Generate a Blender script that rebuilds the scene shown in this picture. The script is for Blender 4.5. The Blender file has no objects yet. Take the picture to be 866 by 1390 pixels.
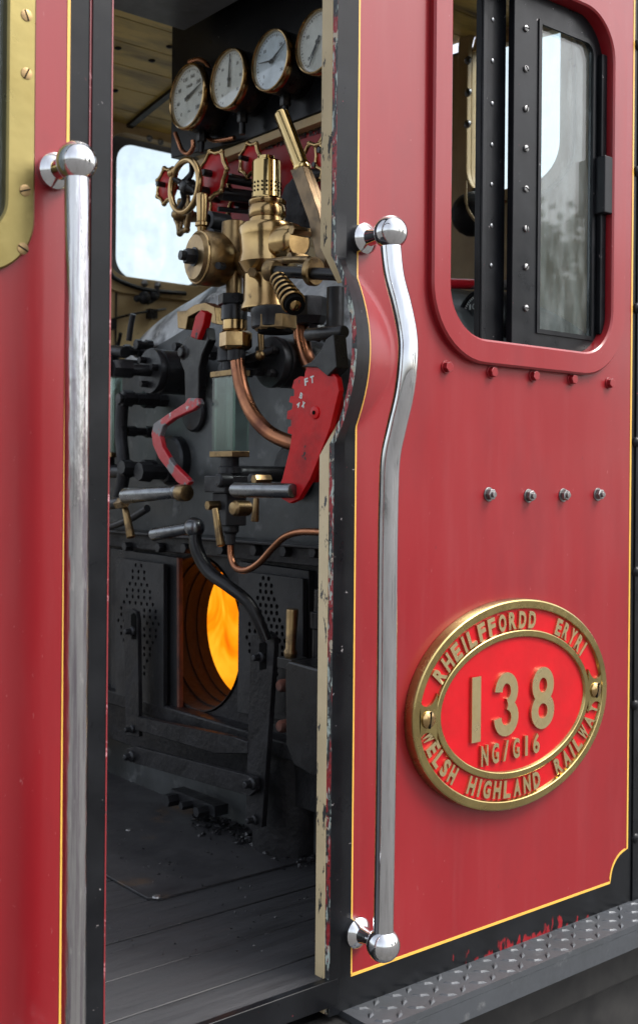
import bpy, bmesh, math, random
from mathutils import Vector, Matrix, noise
random.seed(7)
R = math.radians
C = bpy.context.scene.collection
# ---------------------------------------------------------------- camera frame (pixel -> world on a real plane)
F, CU, CV, ZE = 1539.0, 433.0, 655.0, 1.85
AZ, ROLL = R(50.5), R(0.5)
Z = Vector((0, 0, 1))
fwd = Vector((math.cos(AZ), math.sin(AZ), 0)); rgt = Vector((math.sin(AZ), -math.cos(AZ), 0))
RP = rgt*math.cos(ROLL) + Z*math.sin(ROLL); UP = Z*math.cos(ROLL) - rgt*math.sin(ROLL)
CAM = Vector((0, -1.5, ZE))
def P(u, v, x=None, y=None, z=None):
    d = fwd + RP*((u-CU)/F) + UP*((CV-v)/F)
    if x is not None: t = (x-CAM.x)/d.x
    elif y is not None: t = (y-CAM.y)/d.y
    else: t = (z-CAM.z)/d.z
    return CAM + d*t
def K(p): return (p-CAM).dot(fwd)/F          # metres per photo pixel at p

# ---------------------------------------------------------------- materials
MATS = {}
def mat(name, base, rough=.5, metal=0., coat=0., coatr=.1, spots=(), rv=.0, rscale=20., bump=0., bscale=60., stretch=None, spec=.5, emit=None):
    """spots: (colour, scale, lo, hi, detail[, stretch]) layers of wear and painted-in tone mixed over the base"""
    if name in MATS: return MATS[name]
    m = bpy.data.materials.new(name); m.use_nodes = True
    nt = m.node_tree; N = nt.nodes; L = nt.links
    b = N['Principled BSDF']
    b.inputs['Base Color'].default_value = (*base, 1); b.inputs['Roughness'].default_value = rough
    b.inputs['Metallic'].default_value = metal; b.inputs['Coat Weight'].default_value = coat
    b.inputs['Coat Roughness'].default_value = coatr; b.inputs['Specular IOR Level'].default_value = spec
    tc = N.new('ShaderNodeTexCoord')
    def coord(st):
        if not st: return tc.outputs['Object']
        mp = N.new('ShaderNodeMapping'); mp.inputs['Scale'].default_value = st
        L.new(tc.outputs['Object'], mp.inputs['Vector']); return mp.outputs['Vector']
    col = None
    for s in spots:
        c, sc, lo, hi, det = s[:5]; st = s[5] if len(s) > 5 else stretch
        n = N.new('ShaderNodeTexNoise'); n.inputs['Scale'].default_value = sc; n.inputs['Detail'].default_value = det
        n.inputs['Roughness'].default_value = .62
        L.new(coord(st), n.inputs['Vector'])
        mr = N.new('ShaderNodeMapRange'); mr.inputs['From Min'].default_value = lo; mr.inputs['From Max'].default_value = hi
        L.new(n.outputs['Fac'], mr.inputs['Value'])
        mx = N.new('ShaderNodeMix'); mx.data_type = 'RGBA'
        L.new(mr.outputs['Result'], mx.inputs['Factor'])
        if col is None: mx.inputs[6].default_value = (*base, 1)
        else: L.new(col, mx.inputs[6])
        mx.inputs[7].default_value = (*c, 1); col = mx.outputs[2]
    if col is not None: L.new(col, b.inputs['Base Color'])
    if rv:
        n = N.new('ShaderNodeTexNoise'); n.inputs['Scale'].default_value = rscale; n.inputs['Detail'].default_value = 6
        L.new(coord(stretch), n.inputs['Vector'])
        mr = N.new('ShaderNodeMapRange'); mr.inputs['From Min'].default_value = .3; mr.inputs['From Max'].default_value = .7
        mr.inputs['To Min'].default_value = max(.02, rough-rv); mr.inputs['To Max'].default_value = rough+rv
        L.new(n.outputs['Fac'], mr.inputs['Value']); L.new(mr.outputs['Result'], b.inputs['Roughness'])
    if bump:
        n = N.new('ShaderNodeTexNoise'); n.inputs['Scale'].default_value = bscale; n.inputs['Detail'].default_value = 5
        L.new(coord(stretch), n.inputs['Vector'])
        bp = N.new('ShaderNodeBump'); bp.inputs['Strength'].default_value = bump; bp.inputs['Distance'].default_value = .01
        L.new(n.outputs['Fac'], bp.inputs['Height']); L.new(bp.outputs['Normal'], b.inputs['Normal'])
        if coat: L.new(bp.outputs['Normal'], b.inputs['Coat Normal'])
    if emit:
        b.inputs['Emission Color'].default_value = (*emit[0], 1); b.inputs['Emission Strength'].default_value = emit[1]
    MATS[name] = m; return m
def glass(name, tint, refl=1., dirt=.10):
    m = bpy.data.materials.new(name); m.use_nodes = True
    nt = m.node_tree; N = nt.nodes; L = nt.links; N.remove(N['Principled BSDF'])
    tr = N.new('ShaderNodeBsdfTransparent'); tr.inputs['Color'].default_value = (*tint, 1)
    gl = N.new('ShaderNodeBsdfGlossy'); gl.inputs['Roughness'].default_value = .03
    lw = N.new('ShaderNodeLayerWeight'); lw.inputs['Blend'].default_value = .5
    pw = N.new('ShaderNodeMath'); pw.operation = 'POWER'; pw.inputs[1].default_value = 4.0; L.new(lw.outputs['Facing'], pw.inputs[0])
    mm = N.new('ShaderNodeMath'); mm.operation = 'MULTIPLY_ADD'; mm.inputs[1].default_value = .9*refl; mm.inputs[2].default_value = .04*refl
    L.new(pw.outputs[0], mm.inputs[0])
    df = N.new('ShaderNodeBsdfDiffuse'); df.inputs['Color'].default_value = (.5, .55, .55, 1)
    nz = N.new('ShaderNodeTexNoise'); nz.inputs['Scale'].default_value = 7; nz.inputs['Detail'].default_value = 8
    mr = N.new('ShaderNodeMapRange'); mr.inputs['From Min'].default_value = .4; mr.inputs['From Max'].default_value = .8
    mr.inputs['To Min'].default_value = dirt*.2; mr.inputs['To Max'].default_value = dirt
    L.new(nz.outputs['Fac'], mr.inputs['Value'])
    m0 = N.new('ShaderNodeMixShader'); L.new(mr.outputs['Result'], m0.inputs['Fac'])
    L.new(tr.outputs[0], m0.inputs[1]); L.new(df.outputs[0], m0.inputs[2])
    mx = N.new('ShaderNodeMixShader'); L.new(mm.outputs[0], mx.inputs['Fac'])
    L.new(m0.outputs[0], mx.inputs[1]); L.new(gl.outputs[0], mx.inputs[2])
    L.new(mx.outputs[0], N['Material Output'].inputs['Surface'])
    MATS[name] = m; return m

DUST = (.30, .11, .12)
mat('cab_red', (.185, .0065, .0105), .36, spec=.3, coat=.34, coatr=.13, rv=.07, rscale=5, bump=.045, bscale=2.0, stretch=(1, 1, .35),
    spots=[((.210, .009, .013), 3.0, .35, .75, 5, (1.6, 1, .5)), ((.205, .021, .025), 9, .50, .90, 9, (3, 1, .30)), ((.160, .008, .012), 4, .52, .78, 7, (1.6, 1, .6)), ((.25, .06, .065), 170, .725, .76, 2), ((.10, .012, .015), 150, .735, .77, 3)])
mat('cab_red_edge', (.17, .012, .016), .35, coat=.4, spots=[((.45, .20, .22), 60, .60, .68, 5), ((.05, .02, .02), 45, .66, .7, 5)])
mat('bright_red', (.42, .003, .008), .38, spec=.25, coat=.1, bump=.05, bscale=40, spots=[((.34, .004, .007), 12, .4, .7, 4)])
mat('manifold_red_shaded', (.27, .003, .006), .4, spec=.25, bump=.05, bscale=40, spots=[((.015, .012, .013), 7, .55, .72, 8), ((.20, .003, .005), 16, .4, .7, 4)])  # red darkened for the shade between the wheels, with soot patches
mat('black_paint', (.0042, .0047, .006), .36, spec=.16, coat=.05, rv=.1, bump=.02, bscale=30,
    spots=[((.010, .011, .013), 8, .4, .75, 6), ((.28, .26, .26), 62, .715, .735, 4), ((.25, .04, .05), 85, .735, .75, 4)])
mat('black_scraped', (.0045, .005, .006), .36, spec=.18, coat=.05, spots=[((.009, .010, .012), 8, .4, .7, 6)])
mat('yellow_line', (.62, .36, .06), .4, spots=[((.50, .28, .05), 40, .5, .8, 4)])
mat('cream_paint', (.50, .40, .24), .5, spots=[((.42, .33, .19), 9, .4, .7, 6), ((.012, .013, .015), 20, .605, .62, 7, (3, 3, 1))])
mat('chipped_edge', (.020, .022, .024), .45, bump=.4, bscale=120, spots=[((.26, .008, .014), 34, .50, .53, 8, (2, 2, .35)), ((.36, .42, .38), 55, .555, .575, 7, (2, 2, .5)), ((.42, .36, .27), 48, .60, .62, 6), ((.012, .012, .013), 38, .58, .60, 6)])
mat('steel_polished', (.62, .63, .65), .09, 1, rv=.07, rscale=40, bump=.012, bscale=40, stretch=(3, 3, .5),
    spots=[((.42, .42, .43), 30, .5, .8, 8, (4, 4, .35))])
mat('steel_worn', (.52, .52, .53), .17, 1, rv=.11, rscale=25, bump=.22, bscale=42, stretch=(2, 2, .3),
    spots=[((.30, .27, .31), 40, .47, .62, 8, (4, 4, .10)), ((.75, .75, .74), 60, .6, .7, 6, (2, 2, .3))])
mat('steel_dark', (.20, .21, .22), .30, 1, rv=.1, spots=[((.10, .10, .11), 30, .45, .7, 6)])
mat('steel_bolt', (.28, .28, .28), .42, .85, spots=[((.14, .14, .14), 60, .4, .7, 5)])
mat('brass', (.43, .295, .135), .19, 1, rv=.08, rscale=25, bump=.05, bscale=26, spots=[((.30, .19, .085), 12, .42, .72, 8), ((.06, .04, .025), 40, .66, .74, 6)])
mat('brass_bright', (.60, .44, .19), .13, 1, rv=.06, bump=.02, bscale=30, spots=[((.60, .42, .18), 14, .45, .75, 5)])
mat('brass_plate', (.43, .345, .145), .26, 1, rv=.07, bump=.03, bscale=70, spots=[((.30, .22, .09), 9, .4, .7, 7)])
mat('brass_tarnished', (.215, .175, .070), .33, 1, rv=.08, bump=.04, bscale=40, spots=[((.16, .125, .045), 6, .4, .7, 8), ((.30, .24, .10), 18, .6, .75, 6), ((.10, .09, .07), 34, .70, .74, 5)])
mat('brass_letter', (.70, .58, .32), .30, 1, rv=.06, bump=.05, bscale=50, spots=[((.58, .46, .23), 20, .45, .7, 6)])
mat('brass_dull', (.27, .185, .09), .38, 1, rv=.1, bump=.12, bscale=40, spots=[((.09, .065, .045), 20, .5, .68, 7), ((.45, .31, .15), 33, .60, .75, 5)])
mat('bronze_bar', (.15, .105, .062), .36, 1, rv=.1, spots=[((.07, .055, .04), 22, .45, .7, 6)])
mat('copper', (.38, .165, .085), .30, 1, rv=.1, bump=.04, spots=[((.18, .075, .05), 16, .45, .7, 6)])
mat('soot', (.011, .011, .0125), .48, spec=.22, rv=.15, bump=.25, bscale=70, spots=[((.028, .028, .031), 12, .42, .75, 7), ((.030, .021, .017), 30, .65, .8, 6)])
mat('soot_steel', (.036, .038, .042), .38, .45, spec=.3, rv=.12, bump=.12, bscale=60, spots=[((.02, .02, .022), 10, .42, .7, 7), ((.05, .036, .03), 22, .62, .8, 6)])
mat('black_iron', (.006, .006, .007), .34, spec=.35, rv=.12, bump=.06, bscale=50, spots=[((.016, .017, .019), 26, .5, .8, 7)])
mat('boiler_clad', (.065, .072, .076), .42, .25, rv=.14, rscale=10, bump=.12, bscale=22,
    spots=[((.030, .033, .034), 4.0, .42, .64, 8), ((.19, .20, .205), 14, .58, .78, 8)])
mat('boiler_rim_skylit', (.50, .53, .55), .42, .1, rv=.12, bump=.22, bscale=30, spots=[((.06, .064, .068), 7, .44, .60, 9), ((.75, .77, .77), 26, .56, .75, 6)])  # pale base puts the sky reflection of the rounded shoulder into the colour
mat('wall_tan', (.46, .34, .17), .5, bump=.04, bscale=20, spots=[((.34, .23, .10), 5, .4, .7, 6), ((.06, .045, .025), 17, .66, .74, 7)])
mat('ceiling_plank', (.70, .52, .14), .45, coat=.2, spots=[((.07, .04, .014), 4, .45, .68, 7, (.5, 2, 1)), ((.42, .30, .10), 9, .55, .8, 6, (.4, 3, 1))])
mat('plank_gap', (.015, .01, .006), .8)
mat('grey_paint', (.13, .14, .15), .42, bump=.06, bscale=35, spots=[((.07, .075, .08), 7, .45, .7, 7), ((.2, .21, .22), 24, .6, .8, 5)])
mat('floor_wood', (.026, .027, .030), .62, bump=.5, bscale=16, stretch=(.22, 2.2, 1), rv=.1,
    spots=[((.034, .034, .037), 6, .42, .7, 8, (.3, 3, 1)), ((.012, .012, .013), 10, .55, .75, 8, (.4, 3, 1)), ((.17, .075, .06), 9, .70, .80, 8, (.4, 2.5, 1))])
mat('floor_steel', (.052, .052, .055), .45, .2, spec=.4, rv=.13, rscale=8, bump=.1, bscale=40,
    spots=[((.026, .026, .030), 5, .42, .65, 8), ((.085, .083, .085), 13, .6, .8, 7), ((.15, .085, .035), 3.4, .56, .68, 9)])
mat('dial_white', (.68, .68, .63), .5, spots=[((.55, .55, .50), 9, .45, .7, 5)])
mat('dial_blue', (.58, .65, .70), .5, spots=[((.40, .46, .50), 14, .45, .65, 6)])
mat('dial_black', (.008, .012, .012), .4)
mat('ink', (.010, .010, .010), .5)
mat('ink_white', (.55, .60, .58), .5)
mat('void', (.002, .002, .002), .9, spec=.1)
mat('red_lever', (.48, .003, .006), .36, spec=.25, bump=.07, bscale=50, spots=[((.30, .003, .006), 18, .45, .7, 6), ((.018, .018, .02), 42, .66, .675, 5)])
mat('red_lever_chipped', (.45, .008, .018), .35, coat=.25, bump=.1, spots=[((.16, .15, .16), 17, .545, .575, 7), ((.45, .42, .42), 50, .64, .68, 5)])
mat('rust_brick', (.018, .011, .008), .85, bump=.5, bscale=40, spots=[((.009, .006, .005), 12, .45, .65, 7)])
mat('rust_firelit', (.12, .036, .02), .7, bump=.2, spots=[((.03, .015, .012), 15, .45, .65, 7)])  # orange-brown stands for firelight on the door edge; plain rust on the union nuts
mat('coal', (.014, .014, .016), .28, spots=[((.05, .05, .055), 30, .55, .8, 4)])
mat('ash', (.36, .35, .33), .9, bump=.4)
mat('cloth', (.020, .020, .022), .9, bump=.3, bscale=90)
mat('tread_steel', (.060, .066, .075), .46, .35, rv=.1, bump=.08, bscale=60, spots=[((.045, .05, .055), 10, .45, .7, 7), ((.15, .155, .16), 30, .62, .8, 5)])
mat('underframe', (.003, .003, .0035), .7, spots=[((.02, .019, .018), 8, .45, .7, 7)])
mat('ground', (.105, .10, .095), .9, bump=.5, bscale=30, spots=[((.07, .068, .064), 2, .4, .7, 9), ((.15, .145, .135), 16, .5, .8, 7)])
mat('bark', (.075, .055, .04), .9, bump=.5, bscale=12)
mat('leaf', (.045, .075, .025), .6, spots=[((.07, .11, .035), 1.2, .4, .65, 4)])
glass('pane', (.92, .97, .97), 1.0, .17); glass('dial_glass', (.97, .98, .98), .8); glass('gauge_glass', (.78, .90, .86), 1.3, .02)
# the bottom band of the side sheet: black enamel scraped back to the red paint by boots
m = MATS['black_scraped']; nt = m.node_tree; N = nt.nodes; L = nt.links; b = N['Principled BSDF']
prev = b.inputs['Base Color'].links[0].from_socket
geo = N.new('ShaderNodeNewGeometry'); sp = N.new('ShaderNodeSeparateXYZ'); L.new(geo.outputs['Position'], sp.inputs[0])
def rng(sock, a0, a1, b0, b1):
    mr = N.new('ShaderNodeMapRange'); mr.inputs[1].default_value = a0; mr.inputs[2].default_value = a1
    mr.inputs[3].default_value = b0; mr.inputs[4].default_value = b1; L.new(sock, mr.inputs[0]); return mr.outputs[0]
def mth(op, a_, b_):
    n = N.new('ShaderNodeMath'); n.operation = op
    for i, q in enumerate((a_, b_)):
        if isinstance(q, (int, float)): n.inputs[i].default_value = q
        else: L.new(q, n.inputs[i])
    return n.outputs[0]
zl = mth('MULTIPLY', rng(sp.outputs['Z'], ZE-.955, ZE-.935, 0, 1), rng(sp.outputs['Z'], ZE-.925, ZE-.885, 1, 0))
xl = mth('MULTIPLY', rng(sp.outputs['X'], 1.45, 1.75, 0, 1), rng(sp.outputs['X'], 1.85, 2.1, 1, 0))
mp = N.new('ShaderNodeMapping'); mp.inputs['Scale'].default_value = (1., 1, .45); L.new(geo.outputs['Position'], mp.inputs[0])
nz = N.new('ShaderNodeTexNoise'); nz.inputs['Scale'].default_value = 55; nz.inputs['Detail'].default_value = 8; L.new(mp.outputs[0], nz.inputs['Vector'])
fac = rng(mth('ADD', mth('MULTIPLY', mth('MULTIPLY', zl, xl), .30), mth('SUBTRACT', nz.outputs['Fac'], .5)), .22, .28, 0, 1)
mx = N.new('ShaderNodeMix'); mx.data_type = 'RGBA'; L.new(fac, mx.inputs[0]); L.new(prev, mx.inputs[6]); mx.inputs[7].default_value = (.19, .009, .013, 1)
L.new(mx.outputs[2], b.inputs['Base Color'])
# fire
m = bpy.data.materials.new('fire'); m.use_nodes = True; nt = m.node_tree; N = nt.nodes; L = nt.links; N.remove(N['Principled BSDF'])
em = N.new('ShaderNodeEmission'); tc = N.new('ShaderNodeTexCoord'); nz = N.new('ShaderNodeTexNoise')
nz.inputs['Scale'].default_value = 7; nz.inputs['Detail'].default_value = 5; nz.inputs['Distortion'].default_value = 1.2
mpf = N.new('ShaderNodeMapping'); mpf.inputs['Scale'].default_value = (1, 1.3, .55); L.new(tc.outputs['Object'], mpf.inputs[0]); L.new(mpf.outputs[0], nz.inputs['Vector']); cr = N.new('ShaderNodeValToRGB')
cr.color_ramp.elements[0].position = .30; cr.color_ramp.elements[0].color = (.80, .085, .001, 1)
e2 = cr.color_ramp.elements.new(.52); e2.color = (1.05, .28, .004, 1); cr.color_ramp.elements[-1].position = .76; cr.color_ramp.elements[-1].color = (1.15, .48, .025, 1)
L.new(nz.outputs['Fac'], cr.inputs[0]); L.new(cr.outputs[0], em.inputs['Color']); em.inputs['Strength'].default_value = .47
L.new(em.outputs[0], N['Material Output'].inputs['Surface']); MATS['fire'] = m

# ---------------------------------------------------------------- mesh builder
def frame(d):
    d = d.normalized(); a_ = Z if abs(d.z) < .9 else Vector((1, 0, 0))
    x = a_.cross(d).normalized(); return x, d.cross(x), d
class MB:
    def __init__(self, m='soot'):
        self.bm = bmesh.new(); self.mats = [m]; self.i = 0
    def m(self, name):
        if name not in self.mats: self.mats.append(name)
        self.i = self.mats.index(name); return self
    def f(self, vs):
        try: fc = self.bm.faces.new(vs)
        except ValueError: return None
        fc.material_index = self.i; return fc
    def v(self, p): return self.bm.verts.new(p)
    def box(self, p0, p1):
        (x0, y0, z0), (x1, y1, z1) = p0, p1
        c = [Vector((x, y, z)) for x in (x0, x1) for y in (y0, y1) for z in (z0, z1)]
        return self.hexa(c)
    def hexa(self, c):
        v = [self.v(p) for p in c]
        for q in ((0, 1, 3, 2), (4, 6, 7, 5), (0, 4, 5, 1), (2, 3, 7, 6), (0, 2, 6, 4), (1, 5, 7, 3)): self.f([v[k] for k in q])
        return self
    def obox(self, c, ex, ey, ez):       # centre and half-axes
        return self.hexa([c + ex*a_ + ey*b_ + ez*d for a_ in (-1, 1) for b_ in (-1, 1) for d in (-1, 1)])
    def lathe(self, p0, d, prof, seg=28, phase=0., close=True):
        x, y, d = frame(Vector(d)); p0 = Vector(p0); rings = []
        for t, r in prof:
            c = p0 + d*t
            rings.append([self.v(c + (x*math.cos(phase+2*math.pi*k/seg) + y*math.sin(phase+2*math.pi*k/seg))*max(r, 1e-5)) for k in range(seg)])
        for a_, b_ in zip(rings, rings[1:]):
            for k in range(seg): self.f([a_[k], a_[(k+1) % seg], b_[(k+1) % seg], b_[k]])
        if close: self.f(rings[0][::-1]); self.f(rings[-1])
        return self
    def cyl(self, p0, p1, r0, r1=None, seg=24, phase=0.):
        p0 = Vector(p0); p1 = Vector(p1); r1 = r0 if r1 is None else r1
        return self.lathe(p0, p1-p0, [(0, r0), ((p1-p0).length, r1)], seg, phase)
    def rcyl(self, p0, p1, r0, r1=None, e=.12, seg=28):   # with eased ends
        p0 = Vector(p0); p1 = Vector(p1); r1 = r0 if r1 is None else r1; l = (p1-p0).length; q0 = r0*e; q1 = r1*e
        return self.lathe(p0, p1-p0, [(0, r0-q0), (q0*.3, r0-q0*.3), (q0, r0), (l-q1, r1), (l-q1*.3, r1-q1*.3), (l, r1-q1)], seg)
    def hexn(self, p0, p1, r, phase=0.):
        p0 = Vector(p0); p1 = Vector(p1); l = (p1-p0).length
        return self.lathe(p0, p1-p0, [(0, r*.93), (l*.1, r), (l*.88, r), (l, r*.9)], 6, phase)
    def sph(self, c, r, seg=24, sc=(1, 1, 1)):
        c = Vector(c); n = seg//2
        rings = [[self.v(c + Vector((math.sin(math.pi*i/n)*math.cos(2*math.pi*k/seg)*sc[0], math.sin(math.pi*i/n)*math.sin(2*math.pi*k/seg)*sc[1], math.cos(math.pi*i/n)*sc[2]))*r) for k in range(seg)] for i in range(1, n)]
        for a_, b_ in zip(rings, rings[1:]):
            for k in range(seg): self.f([a_[k], b_[k], b_[(k+1) % seg], a_[(k+1) % seg]])
        t = self.v(c+Vector((0, 0, r*sc[2]))); q = self.v(c-Vector((0, 0, r*sc[2])))
        for k in range(seg):
            self.f([t, rings[0][k], rings[0][(k+1) % seg]]); self.f([q, rings[-1][(k+1) % seg], rings[-1][k]])
        return self
    def torus(self, c, d, rr, r, seg=40, sg=12, wob=0., n=0):
        x, y, d = frame(Vector(d)); c = Vector(c); rings = []
        for k in range(seg):
            t = 2*math.pi*k/seg; q = rr*(1 + wob*math.cos(n*t)); o = x*math.cos(t)+y*math.sin(t)
            rings.append([self.v(c + o*(q + r*math.cos(2*math.pi*j/sg)) + d*(r*math.sin(2*math.pi*j/sg))) for j in range(sg)])
        for k in range(seg):
            a_, b_ = rings[k], rings[(k+1) % seg]
            for j in range(sg): self.f([a_[j], b_[j], b_[(j+1) % sg], a_[(j+1) % sg]])
        return self
    def tube(self, pts, r, sub=6, seg=14, smooth=True):
        pts = [Vector(p) for p in pts]; rs = list(r) if hasattr(r, '__len__') else [r]*len(pts)
        if smooth and len(pts) > 2:
            q, qr = [], []
            for i in range(len(pts)-1):
                p0, p1, p2, p3 = pts[max(i-1, 0)], pts[i], pts[i+1], pts[min(i+2, len(pts)-1)]
                for k in range(sub):
                    t = k/sub
                    q.append(.5*((2*p1)+(p2-p0)*t+(2*p0-5*p1+4*p2-p3)*t*t+(3*p1-p0-3*p2+p3)*t**3)); qr.append(rs[i]*(1-t)+rs[i+1]*t)
            q.append(pts[-1]); qr.append(rs[-1]); pts, rs = q, qr
        d = (pts[1]-pts[0]).normalized(); x, y, _ = frame(d); rings = []
        for i, p in enumerate(pts):
            t = ((pts[min(i+1, len(pts)-1)]-pts[max(i-1, 0)])).normalized()
            x = (x - t*x.dot(t)).normalized(); y = t.cross(x)
            rings.append([self.v(p + (x*math.cos(2*math.pi*k/seg)+y*math.sin(2*math.pi*k/seg))*rs[i]) for k in range(seg)])
        for a_, b_ in zip(rings, rings[1:]):
            for k in range(seg): self.f([a_[k], a_[(k+1) % seg], b_[(k+1) % seg], b_[k]])
        self.f(rings[0][::-1]); self.f(rings[-1]); return self
    def fill(self, loops, fn, n, side=None):
        """flat sheet of 2-D loops (first outer, rest holes) mapped by fn, thickened by vector n"""
        n = Vector(n); mi = self.i
        for off, fl in ((Vector((0, 0, 0)), 0), (n, 1)):
            ed = []; vv = []
            for lp in loops:
                vs = [self.v(Vector(fn(*p))+off) for p in lp]; vv.append(vs)
                for k in range(len(vs)): ed.append(self.bm.edges.new((vs[k], vs[(k+1) % len(vs)])))
            r = bmesh.ops.triangle_fill(self.bm, edges=ed, use_beauty=True, use_dissolve=False)
            for g in r['geom']:
                if isinstance(g, bmesh.types.BMFace): g.material_index = mi
            if fl == 0: first = vv
            else:
                if n.length > 0:
                    if side: self.m(side)
                    for A, B in zip(first, vv):
                        for k in range(len(A)):
                            j = (k+1) % len(A); self.f([A[k], A[j], B[j], B[k]])
                    self.i = mi
            if n.length == 0: break
        return self
    def px(self, pts, X, th):                # outline on a transverse plane, thickness th towards the rear
        w = [P(u, v, x=X) for u, v in pts]
        return self.fill([[(p.y, p.z) for p in w]], lambda a_, b_: (X, a_, b_), (-th, 0, 0))
    def py(self, pts, Y, th):
        w = [P(u, v, y=Y) for u, v in pts]
        return self.fill([[(p.x, p.z) for p in w]], lambda a_, b_: (a_, Y, b_), (0, -th, 0))
    def vl(self, u, X, prof, seg=28, phase=0.):   # upright turned piece, profile in photo pixels (v, radius)
        vm = sum(p[0] for p in prof)/len(prof); c = P(u, vm, x=X); k = K(c)
        zz = [(P(u, v, x=X).z, r*k) for v, r in prof]
        z0 = zz[0][0]
        return self.lathe((c.x, c.y, z0), (0, 0, -1), [(z0-z_, r) for z_, r in zz], seg, phase)
    def merge(self, me, fn):
        vs = [self.v(fn(v.co)) for v in me.vertices]
        for p in me.polygons: self.f([vs[k] for k in p.vertices])
        return self

WL = {}
def finish(name, mb, parent=None, label=None, bevel=0., smooth=35, seg=2, kind=None):
    bm = mb.bm
    bmesh.ops.remove_doubles(bm, verts=bm.verts, dist=1e-6)
    bmesh.ops.recalc_face_normals(bm, faces=bm.faces)
    lo = Vector((min(v.co[i] for v in bm.verts) for i in range(3))); hi = Vector((max(v.co[i] for v in bm.verts) for i in range(3)))
    c = (lo+hi)/2
    if parent is None: c.z = lo.z
    for v in bm.verts: v.co -= c
    me = bpy.data.meshes.new(name); 
    for f in bm.faces: f.smooth = bool(smooth)
    bm.to_mesh(me); bm.free()
    if smooth: me.set_sharp_from_angle(angle=R(smooth))
    for q in mb.mats: me.materials.append(MATS[q])
    o = bpy.data.objects.new(name, me); C.objects.link(o)
    place(o, c, parent)
    if bevel:
        bv = o.modifiers.new('bevel', 'BEVEL'); bv.width = bevel; bv.segments = seg; bv.limit_method = 'ANGLE'; bv.angle_limit = R(40); bv.harden_normals = True
    if label: o['label'] = label
    if kind: o['kind'] = kind
    return o
def place(o, c, parent):
    WL[o.name] = Vector(c)
    if parent is not None:
        o.parent = parent; o.location = Vector(c) - WL[parent.name]
    else: o.location = c
def dup(o, shift, parent=None, label=None):
    """copy of a part with its sub-parts, moved by shift in world space"""
    n = o.copy(); C.objects.link(n); par = parent or o.parent
    place(n, WL[o.name] + (Vector(shift) if parent is None or True else Vector()), par)
    if label: n['label'] = label
    for ch in [q for q in C.objects if q.parent == o]:
        c = ch.copy(); C.objects.link(c); place(c, WL[ch.name] + Vector(shift), n)
    return n
def thing(o, label, cat, group=None, kind=None):
    o['label'] = label; o['category'] = cat
    if group: o['group'] = group
    if kind: o['kind'] = kind
    return o
def rrect(x0, y0, x1, y1, r, n=8, corners=(1, 1, 1, 1)):
    """rounded rectangle, counter-clockwise from lower-left; corners ll, lr, ur, ul"""
    out = []
    for (cx, cy, a0, on, px_, py_) in ((x0+r, y0+r, 180, corners[0], x0, y0), (x1-r, y0+r, 270, corners[1], x1, y0), (x1-r, y1-r, 0, corners[2], x1, y1), (x0+r, y1-r, 90, corners[3], x0, y1)):
        if not on: out.append((px_, py_)); continue
        for k in range(n+1):
            t = R(a0+90*k/n); out.append((cx+r*math.cos(t), cy+r*math.sin(t)))
    return out
def circ(cx, cy, r, n=48): return [(cx+r*math.cos(2*math.pi*k/n), cy+r*math.sin(2*math.pi*k/n)) for k in range(n)]
XZ = lambda y: (lambda a_, b_: (a_, y, b_))
YZ = lambda x: (lambda a_, b_: (x, a_, b_))
GL = {}
def glyph(ch, bold=.0):
    if (ch, bold) not in GL:
        cu = bpy.data.curves.new('glyph', 'FONT'); cu.body = ch; cu.size = 1; cu.resolution_u = 4; cu.offset = bold
        ob = bpy.data.objects.new('glyph', cu); C.objects.link(ob)
        bpy.context.view_layer.update()
        me = bpy.data.meshes.new_from_object(ob.evaluated_get(bpy.context.evaluated_depsgraph_get()))
        C.objects.unlink(ob); bpy.data.objects.remove(ob)
        xs = [v.co.x for v in me.vertices]; ys = [v.co.y for v in me.vertices]
        GL[(ch, bold)] = (me, min(xs), max(xs), min(ys), max(ys))
    return GL[(ch, bold)]
def letter(mb, ch, c, ex, ey, n, w, h, th, bold=.02):
    """one raised character centred on c, w wide and h tall"""
    me, x0, x1, y0, y1 = glyph(ch, bold)
    sx = w/(x1-x0); sy = h/(y1-y0); 
    def fn(q, off): return c + ex*((q.x-(x0+x1)/2)*sx) + ey*((q.y-(y0+y1)/2)*sy) + n*off
    top = [mb.v(fn(v.co, th)) for v in me.vertices]; bot = [mb.v(fn(v.co, 0)) for v in me.vertices]
    cnt = {}
    for p in me.polygons:
        mb.f([top[k] for k in p.vertices])
        vs = list(p.vertices)
        for a_, b_ in zip(vs, vs[1:]+vs[:1]): cnt[(a_, b_)] = 1
    for (a_, b_) in cnt:
        if (b_, a_) not in cnt: mb.f([top[a_], bot[a_], bot[b_], top[b_]])
# ================================================================ the locomotive: one thing, everything bolted to it is a part
ROOT = bpy.data.objects.new('steam_locomotive', None); C.objects.link(ROOT); place(ROOT, (1.2, .9, .1), None)
thing(ROOT, 'maroon steam locomotive at its open cab door, brass fittings and firehole inside', 'locomotive')
XJ, ZB, ZT = 1.267, ZE-.926, ZE+1.16          # door jamb edge, bottom and top of the side sheets
XYL, XYR, ZY = 1.322, 2.130, .982             # yellow lining: left, right, bottom
XE = 2.42
SX = XJ + .17                                  # the pressed-out part of the sheet lies left of SX
Z0, Z1 = 1.918, 2.244
def bulge(x, z):
    if not Z0 < z < Z1: return 0.
    t = (z-Z0)/(Z1-Z0); A = .001 + .056*math.sin(math.pi*min(max(t, 0), 1))**.85
    return max(0., A - .40*(x-XJ))
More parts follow.
